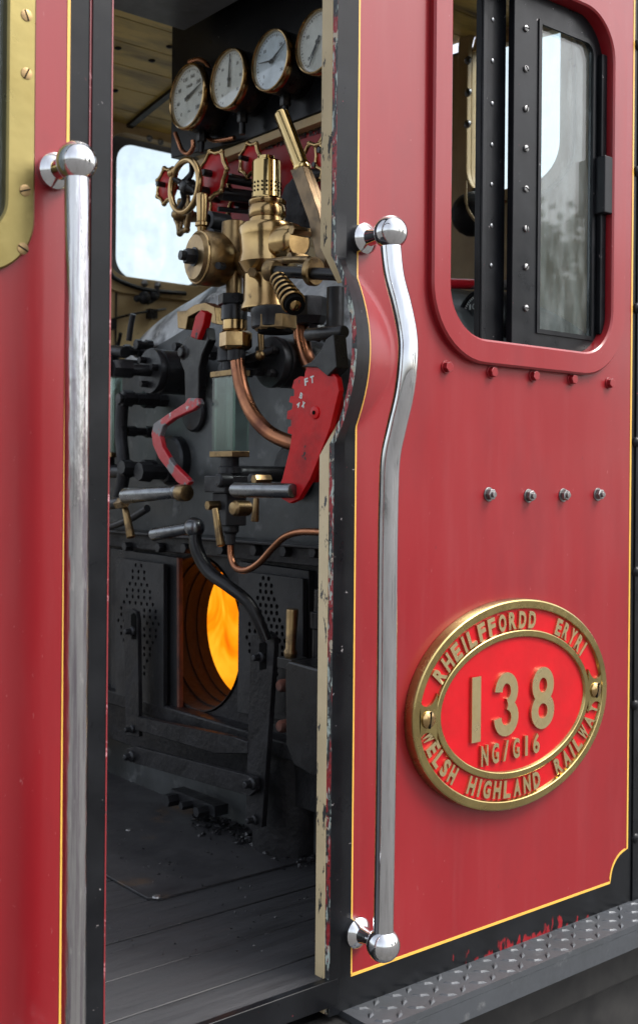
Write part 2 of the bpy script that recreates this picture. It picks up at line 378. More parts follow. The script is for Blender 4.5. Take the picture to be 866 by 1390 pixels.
# --- side sheet right of the door
mb = MB('cab_red')
zs = [ZB, ZY-.05, ZY] + [ZY+.05*k for k in range(1, 19)] + [Z0-.001, Z0+.001] + [Z0+(Z1-Z0)*k/40 for k in range(1, 40)] + [Z1-.001, Z1+.001] + [Z1+.08*k for k in range(1, 9)] + [ZT]
zs = sorted(q for q in zs if q <= ZT)
xs = [0, .024, .0245, .0515, .055] + [.055+.115*k/14 for k in range(1, 15)]
mats_col = ['black_paint', 'cab_red_edge', 'black_paint', 'yellow_line'] + ['cab_red']*14
grid = [[mb.v((XJ+dx, -bulge(XJ+dx, z) - (.0035 if dx < .0242 else 0), z)) for dx in xs] for z in zs]
for j in range(len(zs)-1):
    zc = (zs[j]+zs[j+1])/2
    for i in range(len(xs)-1):
        mm = mats_col[i]
        if zc < ZY and i > 0: mm = 'black_scraped' if i > 1 else mm
        mb.m(mm).f([grid[j][i], grid[j][i+1], grid[j+1][i+1], grid[j+1][i]])
# raw edge of the plate at the doorway, chipped
mb.m('chipped_edge')
back = [mb.v((XJ, -bulge(XJ, z)+.0095, z)) for z in zs]
for j in range(len(zs)-1): mb.f([grid[j][0], grid[j+1][0], back[j+1], back[j]])
# inner skin of the strip
mb.m('cream_paint'); inner = [[back[j]]+[mb.v((XJ+dx, -bulge(XJ+dx, z)+.0095, z)) for dx in xs[3:]] for j, z in enumerate(zs)]
for j in range(len(zs)-1):
    for i in range(len(inner[0])-1): mb.f([inner[j][i], inner[j][i+1], inner[j+1][i+1], inner[j+1][i]])
# flat part: red field with notched corner and the window hole, black border round it
WX0, WX1, WZ0, WZ1, WR = 1.539, 2.043, 2.126, 2.862, .10
hole = rrect(WX0-.008, WZ0-.008, WX1+.008, WZ1+.008, WR+.008)
notch = [(XYR - .055*math.sin(R(q)) if False else XYR-.060+.060*(1-math.cos(R(q))), ZY+.060-.060*(1-math.sin(R(q)))) for q in ()]
NR = .062
arc = [(XYR - NR*math.cos(R(90*k/10)), ZY + NR*math.sin(R(90*k/10)) ) for k in range(11)]   # concave corner centred on the outer corner
arc = [(XYR - NR*math.cos(R(90*k/10)), ZY + NR*math.sin(R(90*k/10))) for k in range(11)]
redl = [(SX, ZT), (SX, ZY)] + arc + [(XYR, ZT)]
mb.m('cab_red').fill([redl, hole], XZ(0), (0, .012, 0), side='cab_red')
mb.m('black_scraped').fill([[(SX, ZB), (XE, ZB), (XE, ZT), (XYR, ZT)] + arc[::-1] + [(SX, ZY)]], XZ(0), (0, .012, 0))
cab = finish('cab_side', mb, ROOT, 'maroon cab side sheet pressed out beside the door, with black border', smooth=28)
# yellow lining on the flat part
mb = MB('yellow_line'); lw = .0052
path = [(SX-.0005, ZY)] + arc + [(XYR, ZT)]
L_ = []
for i, p in enumerate(path):
    p = Vector((p[0], p[1])); a_ = Vector(path[max(i-1, 0)]); b_ = Vector(path[min(i+1, len(path)-1)])
    L_.append((p, (b_-a_).normalized()))
L_[1] = (Vector(arc[0]), Vector((1, 0))); L_[-2] = (Vector(arc[-1]), Vector((0, 1)))
for s in range(len(L_)-1):
    (p, t), (q, u_) = L_[s], L_[s+1]
    if s in (0,): t = u_ = Vector((1, 0))
    if s == len(L_)-2: t = u_ = Vector((0, 1))
    n0 = Vector((-t.y, t.x))*lw/2; n1 = Vector((-u_.y, u_.x))*lw/2
    mb.hexa([Vector((w.x, y, w.y)) for w in (p-n0, p+n0, q-n1, q+n1) for y in (-.0008, .001)])
finish('lining', mb, cab, 'yellow line with a notched corner on the maroon cab side', smooth=0)
mb = MB('yellow_line'); mb.box((XJ+.0515, -.0009, ZY-lw/2), (SX, .001, ZY+lw/2)); finish('lining', mb, cab)
# ledges at the ends of the pressing
# inner door frame, cream
mb = MB('cream_paint')
mb.hexa([Vector(p) for p in ((XJ-.001, .0098, Z1+.02), (XJ-.001, .0098, ZT), (XJ-.001, .039, Z1+.02), (XJ-.001, .039, ZT), (XJ+.04, .0098, Z1-.04), (XJ+.04, .0098, ZT), (XJ+.04, .039, Z1-.04), (XJ+.04, .039, ZT))])
finish('door_frame', mb, ROOT, 'cream painted inner door frame above the pressed-out sheet', bevel=.002)
mb = MB('cream_paint')
mb.hexa([Vector(p) for p in ((XJ-.001, .0098, ZB), (XJ-.001, .0098, Z0-.02), (XJ-.001, .036, ZB), (XJ-.001, .036, Z0-.02), (XJ+.04, .0098, ZB), (XJ+.04, .0098, Z0+.04), (XJ+.04, .036, ZB), (XJ+.04, .036, Z0+.04))])
finish('door_frame', mb, ROOT, 'cream painted inner door frame, worn down to black', bevel=.002)
# bolts
def bolt(name, m_, r, par, lab=None):
    mb = MB(m_); p = Vector((0, 0, 0)); d = Vector((0, -1, 0))
    mb.cyl(p, p+d*.0025, r*1.22, seg=20); mb.hexn(p+d*.0025, p+d*(.0025+r*.85), r, .3)
    if m_ == 'steel_bolt': mb.cyl(p+d*.002, p+d*(r*1.5), r*.55, r*.5, 14)
    return finish(name, mb, par, lab, bevel=.0008)
bred = bolt('bolt', 'cab_red', .0105, cab, 'red painted hexagon bolt under the window')
off = WL[bred.name].copy()
tops = [P(u, v, y=0) for u, v in ((605, 498), (666, 505), (723, 510), (775, 515), (826, 520))]
lows = [P(u, v, y=0) for u, v in ((663, 671), (717, 673), (764, 672), (811, 671))]
def at(o, p, dy): WL[o.name] = Vector((p.x, dy, p.z)); o.location = WL[o.name]-WL[o.parent.name]
base = WL[bred.name].copy(); dy = base.y
for i, p in enumerate(tops):
    o = bred if i == 0 else dup(bred, (0, 0, 0), cab)
    at(o, p, dy); o.rotation_euler.y = i*.5
bst = bolt('bolt', 'steel_bolt', .0115, cab, 'bare steel hexagon bolt on the maroon sheet'); dy = WL[bst.name].y
for i, p in enumerate(lows):
    o = bst if i == 0 else dup(bst, (0, 0, 0), cab)
    at(o, p, dy); o.rotation_euler.y = .3+i*.7
mb = MB('black_paint'); mb.lathe((0, 0, 0), (0, -1, 0), [(0, .0125), (.004, .0118), (.008, .008), (.0095, .003)], 18)
rv_ = finish('rivet', mb, cab, 'black dome rivet on the corner strip'); dy = WL[rv_.name].y
for i, (u, v) in enumerate(((864, 418), (863, 600), (863, 776), (861, 957), (861, 1138), (865, 232), (866, 60))):
    o = rv_ if i == 0 else dup(rv_, (0, 0, 0), cab)
    at(o, P(u, v, y=0), dy)
# corner strip right of the lining
mb = MB('black_paint'); mb.box((2.146, -.004, ZB), (2.40, -.0005, ZT)); finish('corner_strip', mb, cab, bevel=.0015)

# --- window in that side
mb = MB('cab_red')
o1 = rrect(WX0-.046, WZ0-.044, WX1+.046, WZ1+.044, WR+.045, 12); i1 = rrect(WX0, WZ0, WX1, WZ1, WR, 12)
o2 = rrect(WX0-.042, WZ0-.040, WX1+.042, WZ1+.040, WR+.041, 12); i2 = rrect(WX0+.004, WZ0+.004, WX1-.004, WZ1-.004, WR-.004, 12)
def ring(mb, A, ya, B, yb):
    va = [mb.v((p[0], ya, p[1])) for p in A]; vb = [mb.v((p[0], yb, p[1])) for p in B]
    for k in range(len(A)): mb.f([va[k], va[(k+1) % len(A)], vb[(k+1) % len(A)], vb[k]])
ring(mb, o1, .004, o1, -.011); ring(mb, o1, -.011, o2, -.015); ring(mb, o2, -.015, i1, -.015); ring(mb, i1, -.015, i2, -.012)
ring(mb, i2, -.012, i2, .030)
win = finish('window_frame', mb, ROOT, 'raised maroon window surround with rounded corners', smooth=30)
def wx(u, v=300, y=.016): return P(u, v, y=y).x
# outer sash
YS = .016
X1, X2, X3, X4 = wx(696), wx(729), wx(805), wx(823)
zb, zb2, zt2 = WZ0+.004, P(770, 457, y=YS).z, WZ1-.055
mb = MB('black_paint'); lo = rrect(X1, zb, X4+.02, WZ1-.006, .095, 10, (0, 1, 1, 0)); li = rrect(X2, zb2, X3, zt2, .028, 8, (0, 0, 1, 0))
mb.fill([lo, li], XZ(YS), (0, .016, 0))
sash = finish('sash', mb, win, 'black sliding sash with screws', bevel=.0015)
mb = MB('black_paint'); mb.fill([rrect(X2-.001, zb2-.001, X3+.001, zt2+.001, .028, 8, (0, 0, 1, 0)), rrect(X2+.008, zb2+.008, X3-.006, zt2-.008, .024, 8, (0, 0, 1, 0))], XZ(YS-.003), (0, .004, 0)); finish('glazing_bead', mb, win)
mb = MB('pane'); mb.box((X2+.002, YS+.007, zb2+.002), (X3-.002, YS+.0115, zt2-.004)); finish('pane', mb, win, 'dusty glass pane of the sliding window', smooth=0)
mb = MB('steel_bolt'); mb.lathe((0, 0, 0), (0, -1, 0), [(0, .0068), (.003, .0064), (.0045, .003)], 16)
mb.m('void'); mb.box((-.006, -.0052, -.0009), (.006, -.0038, .0009))
scr = finish('screw', mb, win); dys = WL[scr.name].y
for i, v in enumerate((38, 93, 147, 201, 256, 310, 362, 418)):
    o = scr if i == 0 else dup(scr, (0, 0, 0), win)
    at(o, P(713.5, v, y=YS), YS-.003); o.rotation_euler.y = i*.9
# inner sash: stile behind, and the glass
Y2 = .045
xa, xb = P(651, 300, y=Y2).x, P(685, 300, y=Y2).x
mb = MB('black_paint'); mb.box((xa, Y2, zb-.002), (xb, Y2+.014, WZ1+.02)); mb.box((xa+.002, Y2-.005, zb), (xa+.014, Y2, WZ1+.02)); finish('sash', mb, win, 'black stile of the inner sash', bevel=.0015)
mb = MB('steel_dark'); mb.lathe((0, 0, 0), (0, -1, 0), [(0, .005), (.002, .0045), (.003, .002)], 12); s2 = finish('screw', mb, win)
for i, v in enumerate((26, 82, 140, 196, 250, 306, 360)):
    o = s2 if i == 0 else dup(s2, (0, 0, 0), win)
    at(o, P(669-i*.4, v, y=Y2), Y2-.0012)
mb = MB('black_paint')
q = P(819, 252, y=YS-.012); mb.obox(Vector((q.x, YS-.014, q.z)), Vector((.017, 0, 0)), Vector((0, .014, 0)), Vector((0, 0, .062)))
finish('slide_catch', mb, win, 'black pull block on the right stile', bevel=.003)
mb = MB('black_paint'); mb.box((WX1-.022, .003, WZ0+.05), (WX1-.004, .0155, WZ1-.08)); finish('stop_strip', mb, win, bevel=.002)
mb = MB('soot'); mb.box((WX0-.02, .036, WZ0-.035), (WX1+.02, .062, WZ0+.004)); finish('slide_channel', mb, win, bevel=.002)

# --- number plate
PC = Vector((1.733, 0, 1.4150)); PA, PB = .2905, .2075
def el(a_, t, d): # point on the oval, d inside the edge
    n = Vector((math.cos(t)/PA, math.sin(t)/PB)).normalized(); return PC.x+PA*math.cos(t)-d*n.x, PC.z+PB*math.sin(t)-d*n.y
def oval_ring(mb, prof, seg=120):
    rs = [[mb.v((el(0, 2*math.pi*k/seg, d)[0], -h, el(0, 2*math.pi*k/seg, d)[1])) for k in range(seg)] for d, h in prof]
    for a_, b_ in zip(rs, rs[1:]):
        for k in range(seg): mb.f([a_[k], a_[(k+1) % seg], b_[(k+1) % seg], b_[k]])
    return rs
mb = MB('bright_red'); rs = oval_ring(mb, [(.004, 0), (.004, .016), (.03, .0165)]); mb.f(rs[-1])
plate = finish('number_plate', mb, ROOT, 'oval cast number plate, bright red with raised brass rim and lettering')
mb = MB('brass_plate'); oval_ring(mb, [(0, .001), (0, .018), (.0015, .0215), (.004, .023), (.017, .0232), (.0185, .0222), (.0205, .0165)])
finish('rim', mb, plate, smooth=25)
mb = MB('brass_plate'); oval_ring(mb, [(.0605, .016), (.062, .0212), (.0635, .0222), (.0735, .0222), (.075, .0212), (.077, .016)])
for sg in (0, math.pi):
    c0 = Vector((el(0, sg, 0)[0], el(0, sg, 0)[1])); sx = 1 if sg == 0 else -1
    A_ = []
    for k in range(13):
        d = .017+.048*k/12; w = .024 + .022*abs((k-5.5)/6.5)**2.2
        A_.append((d, w))
    lp = [(c0.x - sx*d, c0.y + w) for d, w in A_] + [(c0.x - sx*d, c0.y - w) for d, w in A_[::-1]]
    # keep the pad inside the oval band
    lp2 = []
    for x, z in lp:
        t = math.atan2((z-PC.z)/PB, (x-PC.x)/PA); f_ = math.hypot((x-PC.x)/PA, (z-PC.z)/PB); lim = .945
        if f_ > lim: x = PC.x+PA*lim*math.cos(t); z = PC.z+PB*lim*math.sin(t)
        lp2.append((x, z))
    mb.fill([lp2], XZ(-.0218), (0, .006, 0))
finish('inner_ring', mb, plate, smooth=25)
for sg, an in ((0, .25), (math.pi, .12)):
    x, z = el(0, sg, .041); c = Vector((x, -.0215, z)); mb = MB('brass')
    mb.lathe(c, (0, -1, 0), [(0, .0165), (.003, .016), (.006, .012), (.0072, .006), (.0074, 0)], 24)
    ex = Vector((math.sin(an), 0, math.cos(an)))
    mb.m('void').obox(c+Vector((0, -.0065, 0)), ex*.0155, Vector((ex.z, 0, -ex.x))*.0012, Vector((0, .0014, 0)))
    finish('screw', mb, plate)
mb = MB('brass_plate')
def ang(u, v):
    p = P(u, v, y=-.018); return math.atan2((p.z-PC.z)/PB, (p.x-PC.x)/PA)
def word(txt, p0, p1, top, h=.0345):
    mb = MB('brass_letter')
    t0, t1 = ang(*p0), ang(*p1)
    if top and t1 > t0: t1 -= 2*math.pi
    if not top and t1 < t0: t1 += 2*math.pi
    # equal arc steps
    ts = [t0+(t1-t0)*k/200 for k in range(201)]; pts = [el(0, t, .0415) for t in ts]; cum = [0]
    for a_, b_ in zip(pts, pts[1:]): cum.append(cum[-1]+math.hypot(b_[0]-a_[0], b_[1]-a_[1]))
    wd = [.45 if ch == 'I' else 1. for ch in txt]; 
    pos = []; acc = 0
    for w in wd: pos.append(acc+w/2); acc += w+.22
    st = cum[-1]/(pos[-1]-pos[0]) if len(txt) > 1 else 1
    for ch, q in zip(txt, pos):
        s_ = (q-pos[0])*st; k = min(range(201), key=lambda i: abs(cum[i]-s_)); t = ts[k]
        x, z = pts[k]; n = Vector((math.cos(t)/PA, 0, math.sin(t)/PB)).normalized()
        up = n if top else -n; ex = Vector((up.z, 0, -up.x))
        w = st*.88 if ch != 'I' else st*.26
        letter(mb, ch, Vector((x, -.0160, z)), ex, up, Vector((0, -1, 0)), min(w, .027 if ch != 'W' else .031), h, .0048, .045)
    finish('lettering', mb, plate, 'raised brass word '+txt, smooth=20)
word('RHEILFFORDD', (593, 906), (720, 836), True)
word('ERYRI', (754, 846), (786, 876), True)
word('WELSH', (577, 1007), (613, 1064), False)
word('HIGHLAND', (641, 1076), (725, 1064), False)
word('RAILWAY', (753, 1046), (802, 966), False)
def flat(u, v, y=-.018): p = P(u, v, y=y); return Vector((p.x, 0, p.z))
mb = MB('brass_letter')
a_, b_ = flat(656, 1026), flat(726, 1009)
for k, (ch, w) in enumerate(zip('NG/G16', (1, 1, .8, 1, .4, 1))):
    c = a_.lerp(b_, (k+.0)/5); letter(mb, ch, Vector((c.x, -.0160, c.z)), Vector((1, 0, 0)), Z, Vector((0, -1, 0)), .020*w, .040, .0062, .03)
finish('lettering', mb, plate, 'small raised brass class mark NG/G16', smooth=20)
# numerals as flat-faced strokes
mb = MB('brass_letter')
def stroke(pts, w=.0098, th=.0062):
    n = len(pts)
    cl = (Vector(pts[0])-Vector(pts[-1])).length < 1e-6
    L2, R2 = [], []
    for i, p in enumerate(pts):
        p = Vector(p); a_ = Vector(pts[i-1] if i > 0 else (pts[-2] if cl else pts[0])); b_ = Vector(pts[i+1] if i < n-1 else (pts[1] if cl else pts[-1]))
        t = (b_-a_).normalized(); q = Vector((-t.y, t.x))*w; L2.append(p+q); R2.append(p-q)
    for i in range(n-1):
        A_, B_, C_, D_ = L2[i], L2[i+1], R2[i], R2[i+1]
        f1 = [mb.v((q.x, -.0160-th, q.y)) for q in (A_, B_, D_, C_)]; mb.f(f1)
        for (p, q) in ((A_, B_), (C_, D_)):
            d = (p-q).length
            mb.f([mb.v((p.x, -.0160-th, p.y)), mb.v((q.x, -.0160-th, q.y)), mb.v((q.x, -.0160, q.y)), mb.v((p.x, -.0160, p.y))])
        if not cl and i in (0, n-2):
            p, q = (A_, C_) if i == 0 else (B_, D_)
            mb.f([mb.v((p.x, -.0160-th, p.y)), mb.v((q.x, -.0160-th, q.y)), mb.v((q.x, -.0160, q.y)), mb.v((p.x, -.0160, p.y))])
zt_, zb_ = .0, .0
def num_box(u0, u1, v0, v1): 
    a_ = flat(u0, v1); b_ = flat(u1, v0); return a_.x, a_.z, b_.x, b_.z
zlo, zhi = flat(643, 1008).z, flat(643, 919).z
f1 = flat(644.5, 965); stroke([(f1.x, zlo), (f1.x, zhi)], .0125)
c3 = flat(685.5, 956).x; sw = .0108; w3 = (flat(702, 956).x-flat(669, 956).x)/2-sw; hh = zhi-zlo-2*sw
def arc2(cx, cz, rx, rz, a0, a1, n=18): return [(cx+rx*math.cos(R(a0+(a1-a0)*k/n)), cz+rz*math.sin(R(a0+(a1-a0)*k/n))) for k in range(n+1)]
zm = (zlo+zhi)/2
stroke(arc2(c3, zm+hh/4, w3*.92, hh/4, 180, -80), sw); stroke(arc2(c3, zm-hh/4, w3, hh/4, 80, -180), sw, th=.0060)
c8 = flat(735, 946).x
stroke(arc2(c8, zm+hh/4, w3*.92, hh/4, 0, 360, 28), sw); stroke(arc2(c8, zm-hh/4, w3, hh/4, 0, 360, 28), sw, th=.0060)
finish('numerals', mb, plate, 'large raised brass figures 138', smooth=25)

# --- running board below
mb = MB('tread_steel'); mb.box((1.30, -.088, ZB-.012), (2.9, .02, ZB))
for i in range(40):
    for j in range(3):
        x = 1.33+i*.040; y = -.071+j*.0300+(.0 if i % 2 else .0)
        an = R(38 if (i+j) % 2 else -38); ex = Vector((math.cos(an), math.sin(an), 0)); ey = Vector((-ex.y, ex.x, 0)); c = Vector((x, y, ZB))
        t = [mb.v(c+ex*.0175), mb.v(c+ey*.0058), mb.v(c-ex*.0175), mb.v(c-ey*.0058)]; h = [mb.v(c+ex*.011+Z*.003), mb.v(c+ey*.002+Z*.003), mb.v(c-ex*.011+Z*.003), mb.v(c-ey*.002+Z*.003)]
        for k in range(4): mb.f([t[k], t[(k+1) % 4], h[(k+1) % 4], h[k]])
        mb.f(h)
mb.box((1.30, -.088, ZB-.05), (2.9, -.080, ZB-.0125))
finish('running_board', mb, ROOT, 'grey diamond pattern tread plate along the bottom of the cab', smooth=0)
mb = MB('underframe'); mb.box((-.9, .03, ZB-.35), (2.9, 1.75, ZB-.02)); mb.box((-.9, -.02, ZB-.16), (2.9, .03, ZB-.013)); finish('underframe', mb, ROOT, bevel=.004)

# --- side sheet left of the door
XL = .8275
mb = MB('cab_red')
xyl = P(91, 250, y=0).x
BX1, BZ0 = P(45, 200, y=0).x, 2.134
hole = rrect(-.05, BZ0+.03, BX1-.015, 2.87, .06)
mb.fill([[(-.30, ZY), (xyl, ZY), (xyl, ZT), (-.30, ZT)], hole], XZ(0), (0, .012, 0))
mb.m('black_paint').fill([[(-.30, ZB), (XL, ZB), (XL, ZT), (xyl, ZT), (xyl, ZY), (-.30, ZY)]], XZ(0), (0, .04, 0))
cabl = finish('cab_side', mb, ROOT, 'maroon cab side sheet left of the door', smooth=25)
mb = MB('yellow_line'); mb.box((xyl-.0018, -.0009, ZY-.003), (xyl+.0028, .001, ZT)); mb.box((-.30, -.0009, ZY-.003), (xyl-.0018, .001, ZY+.002)); finish('lining', mb, cabl)
mb = MB('black_paint'); x0, x1 = P(119, 500, y=0).x, XL+.001
mb.m('cab_red_edge').box((x0-.0016, -.0016, ZB), (x0+.0016, .001, ZT))
mb.m('black_paint').box((x0+.0018, -.0045, ZB), (x1, .0415, ZT))
mb.m('cab_red_edge').box((x1-.0010, -.0052, ZB), (x1+.0012, .0005, ZT))
finish('door_post', mb, ROOT, 'black door post with paint chipped along its edge')
# brass window surround
mb = MB('brass_tarnished')
o1 = rrect(-.10, BZ0, BX1, 2.92, .085, 12); i1 = rrect(-.04, BZ0+.052, BX1-.040, 2.87, .055, 12)
o2 = rrect(-.097, BZ0+.003, BX1-.003, 2.917, .082, 12); i2 = rrect(-.037, BZ0+.055, BX1-.043, 2.867, .052, 12)
ring(mb, o1, .0, o1, -.006); ring(mb, o1, -.006, o2, -.009); ring(mb, o2, -.009, i1, -.009); ring(mb, i1, -.009, i2, -.006); ring(mb, i2, -.006, i2, .02)
bw = finish('window_frame', mb, ROOT, 'flat brass window surround held by slotted screws', smooth=30)
mb = MB('brass_dull'); mb.lathe((0, 0, 0), (0, -1, 0), [(0, .0085), (.0012, .0083), (.0018, .005)], 20); mb.m('void').box((-.0078, -.0022, -.0010), (.0078, -.0012, .0010))
s3 = finish('screw', mb, bw)
for i, (u, v) in enumerate(((36, 20), (36, 99), (34, 258), (31, 337), (36, -60))):
    o = s3 if i == 0 else dup(s3, (0, 0, 0), bw)
    at(o, P(u, v, y=-.009), -.0098); o.rotation_euler.y = 1.2+i*.8
mb = MB('dial_black'); mb.box((-.06, .014, BZ0+.04), (BX1-.02, .018, 2.89)); mb.m('pane').box((-.06, .006, BZ0+.04), (BX1-.02, .0095, 2.89)); finish('pane', mb, bw, 'dark glass pane behind the brass surround')

# --- handrails
def handrail(pts, r, ball_top, ball_bot, base_off, lab, material, rb=.036):
    mb = MB(material); mb.tube(pts, r, sub=10, seg=28)
    hr = finish('handrail', mb, ROOT, lab, smooth=60)
    for p in (ball_top, ball_bot):
        if p is None: continue
        mb = MB('steel_polished'); mb.sph(p, rb, 32); b_ = finish('ball_end', mb, hr, smooth=80)
        q = p + base_off; mb = MB('steel_polished')
        w0 = Vector((q.x, 0, q.z)); 
        mb.lathe(w0, p-w0, [(0, rb*.92), (.010, rb*.92), (.014, rb*.80), (.02, rb*.52), (.036, rb*.42), ((p-w0).length-rb*.6, rb*.42)], 28)
        finish('mounting_flange', mb, hr)
    return hr
def hp(u, v, y): p = P(u, v, y=y); return Vector((p.x, p.y, p.z))
YR = -.072
bt, bb = hp(530, 315, YR), hp(520, 1283, YR)
def hb(u, v, extra=0.): return hp(u, v, YR-extra)
pts = [bt, hb(530.5, 335), hb(535, 375, .006), hb(545, 415, .02), hb(552.5, 455, .030), hb(553, 490, .034), hb(548, 535, .028), hb(538, 580, .014), hb(530, 620, .003), hb(527.5, 670), hb(526, 760), hb(525, 900), hb(523, 1100), bb]
hr = handrail(pts, .0178, bt, bb, Vector((0, 0, 0)), 'polished steel handrail cranked round the pressed-out sheet', 'steel_polished', .0295)
mb = MB('void'); c = bt+Vector((-.0293*.75, -.0293*.55, .004)); mb.cyl(c, c+Vector((-.75, -.55, .1))*.0012, .0062, seg=14); finish('grub_screw', mb, hr)
YL_ = -.070
lt = hp(104, 219, YL_); lb_ = hp(99.5, 1452, YL_)
pts = [lt, hp(105, 400, YL_), hp(103.5, 800, YL_), hp(100.5, 1300, YL_), lb_]
handrail(pts, .0172, lt, lb_, Vector((0, 0, 0)), 'scuffed straight steel handrail left of the door', 'steel_worn', .0285)
# ================================================================ inside the cab
XB = 1.65; FZ = ZE-.86; YF = 1.8; XF = 2.36
# floor boards
mb = MB('floor_wood'); ys = [0.004, .10, .235, .375, .52, .67, .82, .97, 1.12, 1.27, 1.42, 1.57, 1.72, YF]
for y0, y1 in zip(ys, ys[1:]): mb.box((.10, y0+.002, FZ-.03), (XF, y1-.002, FZ-.004-random.random()*.002))
mb.m('void').box((.10, 0.01, FZ-.04), (XF, YF, FZ-.031))
mb.m('black_paint').box((XL-.01, -.004, FZ-.05), (XJ+.02, .012, FZ-.003))
floor = finish('cab_floor', mb, ROOT, 'worn sooty floorboards with pink paint remains', bevel=.002)
mb = MB('floor_steel'); x0, y0 = 1.218, .502
mb.fill([[(x0+.02, y0), (2.0, y0), (2.0, 1.7), (x0, 1.7), (x0, y0+.02)]], lambda a_, b_: (a_, b_, FZ+.001), (0, 0, -.0046))
fp = finish('floor_plate', mb, ROOT, 'thin steel plate screwed on the floorboards', bevel=.001)
mb = MB('steel_bolt'); q = P(213, 1219, z=FZ); mb.lathe((q.x, q.y, FZ+.0008), Z, [(0, .010), (.003, .008), (.004, .003)], 16)
q = P(175, 1128, z=FZ); mb.lathe((q.x, q.y, FZ+.0008), Z, [(0, .008), (.003, .006)], 12); finish('screw', mb, fp)
# far side wall with its window
mb = MB('wall_tan')
pl, pr = P(147, 280, y=YF), P(254, 300, y=YF); zt_w = P(200, 187, y=YF).z; zb_w = P(190, 380, y=YF).z
fx0, fx1 = pl.x-.015, pr.x+.10
wl = rrect(fx0, zb_w, fx1, zt_w, .075, 8)
mb.fill([[(1.36, FZ-.03), (XF+.05, FZ-.03), (XF+.05, ZE+1.2), (1.36, ZE+1.2)], wl], XZ(YF), (0, .04, 0))
wall = finish('far_wall', mb, ROOT, 'cream far cab wall behind the boiler', smooth=25)
mb = MB('wall_tan'); mb.fill([rrect(fx0-.05, zb_w-.052, fx1+.05, zt_w+.05, .11, 8), rrect(fx0+.004, zb_w+.004, fx1-.004, zt_w-.004, .072, 8)], XZ(YF-.003), (0, -.014, 0))
wf = finish('window_frame', mb, ROOT, 'tan wooden frame of the far window', bevel=.004)
mb = MB('grey_paint'); mb.fill([rrect(fx0-.02, zb_w-.02, fx1+.02, zt_w+.02, .08, 8), rrect(fx0+.075, zb_w+.014, fx1-.012, zt_w-.014, .066, 8)], XZ(YF+.052), (0, .012, 0)); finish('sash', mb, wf, 'grey sliding sash', bevel=.003)
mb = MB('pane'); mb.box((fx0+.04, YF+.056, zb_w), (fx1, YF+.060, zt_w)); finish('pane', mb, wf)
for u, v in ((196, 384), (214, 387), (203, 187), (218, 192)):
    mb = MB('steel_bolt'); q = P(u, v, y=YF-.017); mb.lathe(q, (0, -1, 0), [(0, .012), (.006, .010), (.012, .004)], 14); finish('stud', mb, wf)
# black hose and its clip under that window
def tb(name, pts, X, r, material, par=ROOT, lab=None, seg=14, rr=None):
    w = [P(*p[:2], x=(p[2] if len(p) > 2 else X)) for p in pts]
    mb = MB(material); mb.tube(w, [q*K(w[0]) for q in (rr if rr else [r]*len(w))], seg=seg); return finish(name, mb, par, lab, smooth=60)
mb = MB('black_iron'); mb.tube([P(u, v, y=YF-.03) for u, v in ((140, 345), (150, 371), (165, 382), (200, 393), (252, 398))], .0075); mb.m('soot')
for u, v, r in ((196, 404, .022), (208, 402, .016), (186, 405, .012)): mb.sph(P(u, v, y=YF-.04), r, 14)
mb.tube([P(212, 388, y=YF-.03), P(214, 402, y=YF-.04), P(200, 411, y=YF-.04)], .007); finish('hose', mb, wall, 'black hose clipped below the far window')
mb = MB('black_iron'); mb.tube([P(u, v, y=YF-.02) for u, v in ((140, 437), (180, 426), (225, 419))], .004, seg=8)
for u, v in ((206, 426), (150, 440)):
    mb.obox(P(u, v, y=YF-.02), Vector((.014, 0, 0)), Vector((0, .014, 0)), Vector((0, 0, .016)))
mb.tube([P(160, 470, y=YF-.03), P(164, 452, y=YF-.06)], .006, seg=8); finish('conduit', mb, wall)
mb = MB('plank_gap'); 
q0, q1 = P(158, 392, y=YF-.004), P(158, 470, y=YF-.004)
mb.box((q0.x-.002, YF-.006, q1.z), (q0.x+.002, YF+.001, q0.z)); finish('panel_seam', mb, wall)
# roof: arched boards
ZC, RA = ZE+1.265, .1156
def rz(y): return ZC - RA*(y-.9)**2
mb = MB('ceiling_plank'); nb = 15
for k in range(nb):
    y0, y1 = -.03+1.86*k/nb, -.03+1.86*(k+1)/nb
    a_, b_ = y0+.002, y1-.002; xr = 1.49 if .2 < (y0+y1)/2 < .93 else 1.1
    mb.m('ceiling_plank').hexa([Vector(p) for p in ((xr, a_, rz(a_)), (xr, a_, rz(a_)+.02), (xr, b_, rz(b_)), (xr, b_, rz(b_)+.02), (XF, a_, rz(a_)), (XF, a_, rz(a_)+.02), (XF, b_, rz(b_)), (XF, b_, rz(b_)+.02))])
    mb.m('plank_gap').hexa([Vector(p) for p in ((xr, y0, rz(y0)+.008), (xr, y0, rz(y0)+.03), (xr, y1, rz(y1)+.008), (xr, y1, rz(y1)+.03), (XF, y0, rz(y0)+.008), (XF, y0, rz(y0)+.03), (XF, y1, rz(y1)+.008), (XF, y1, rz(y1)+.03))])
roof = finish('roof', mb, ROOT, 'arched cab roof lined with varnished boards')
mb = MB('black_iron')
for k in range(16):
    y0, y1 = -.02+1.82*k/16, -.02+1.82*(k+1)/16
    mb.hexa([Vector(p) for p in ((1.873, y0, rz(y0)-.012), (1.873, y0, rz(y0)-.001), (1.873, y1, rz(y1)-.012), (1.873, y1, rz(y1)-.001), (1.895, y0, rz(y0)-.012), (1.895, y0, rz(y0)-.001), (1.895, y1, rz(y1)-.012), (1.895, y1, rz(y1)-.001))])
finish('roof_rib', mb, roof)
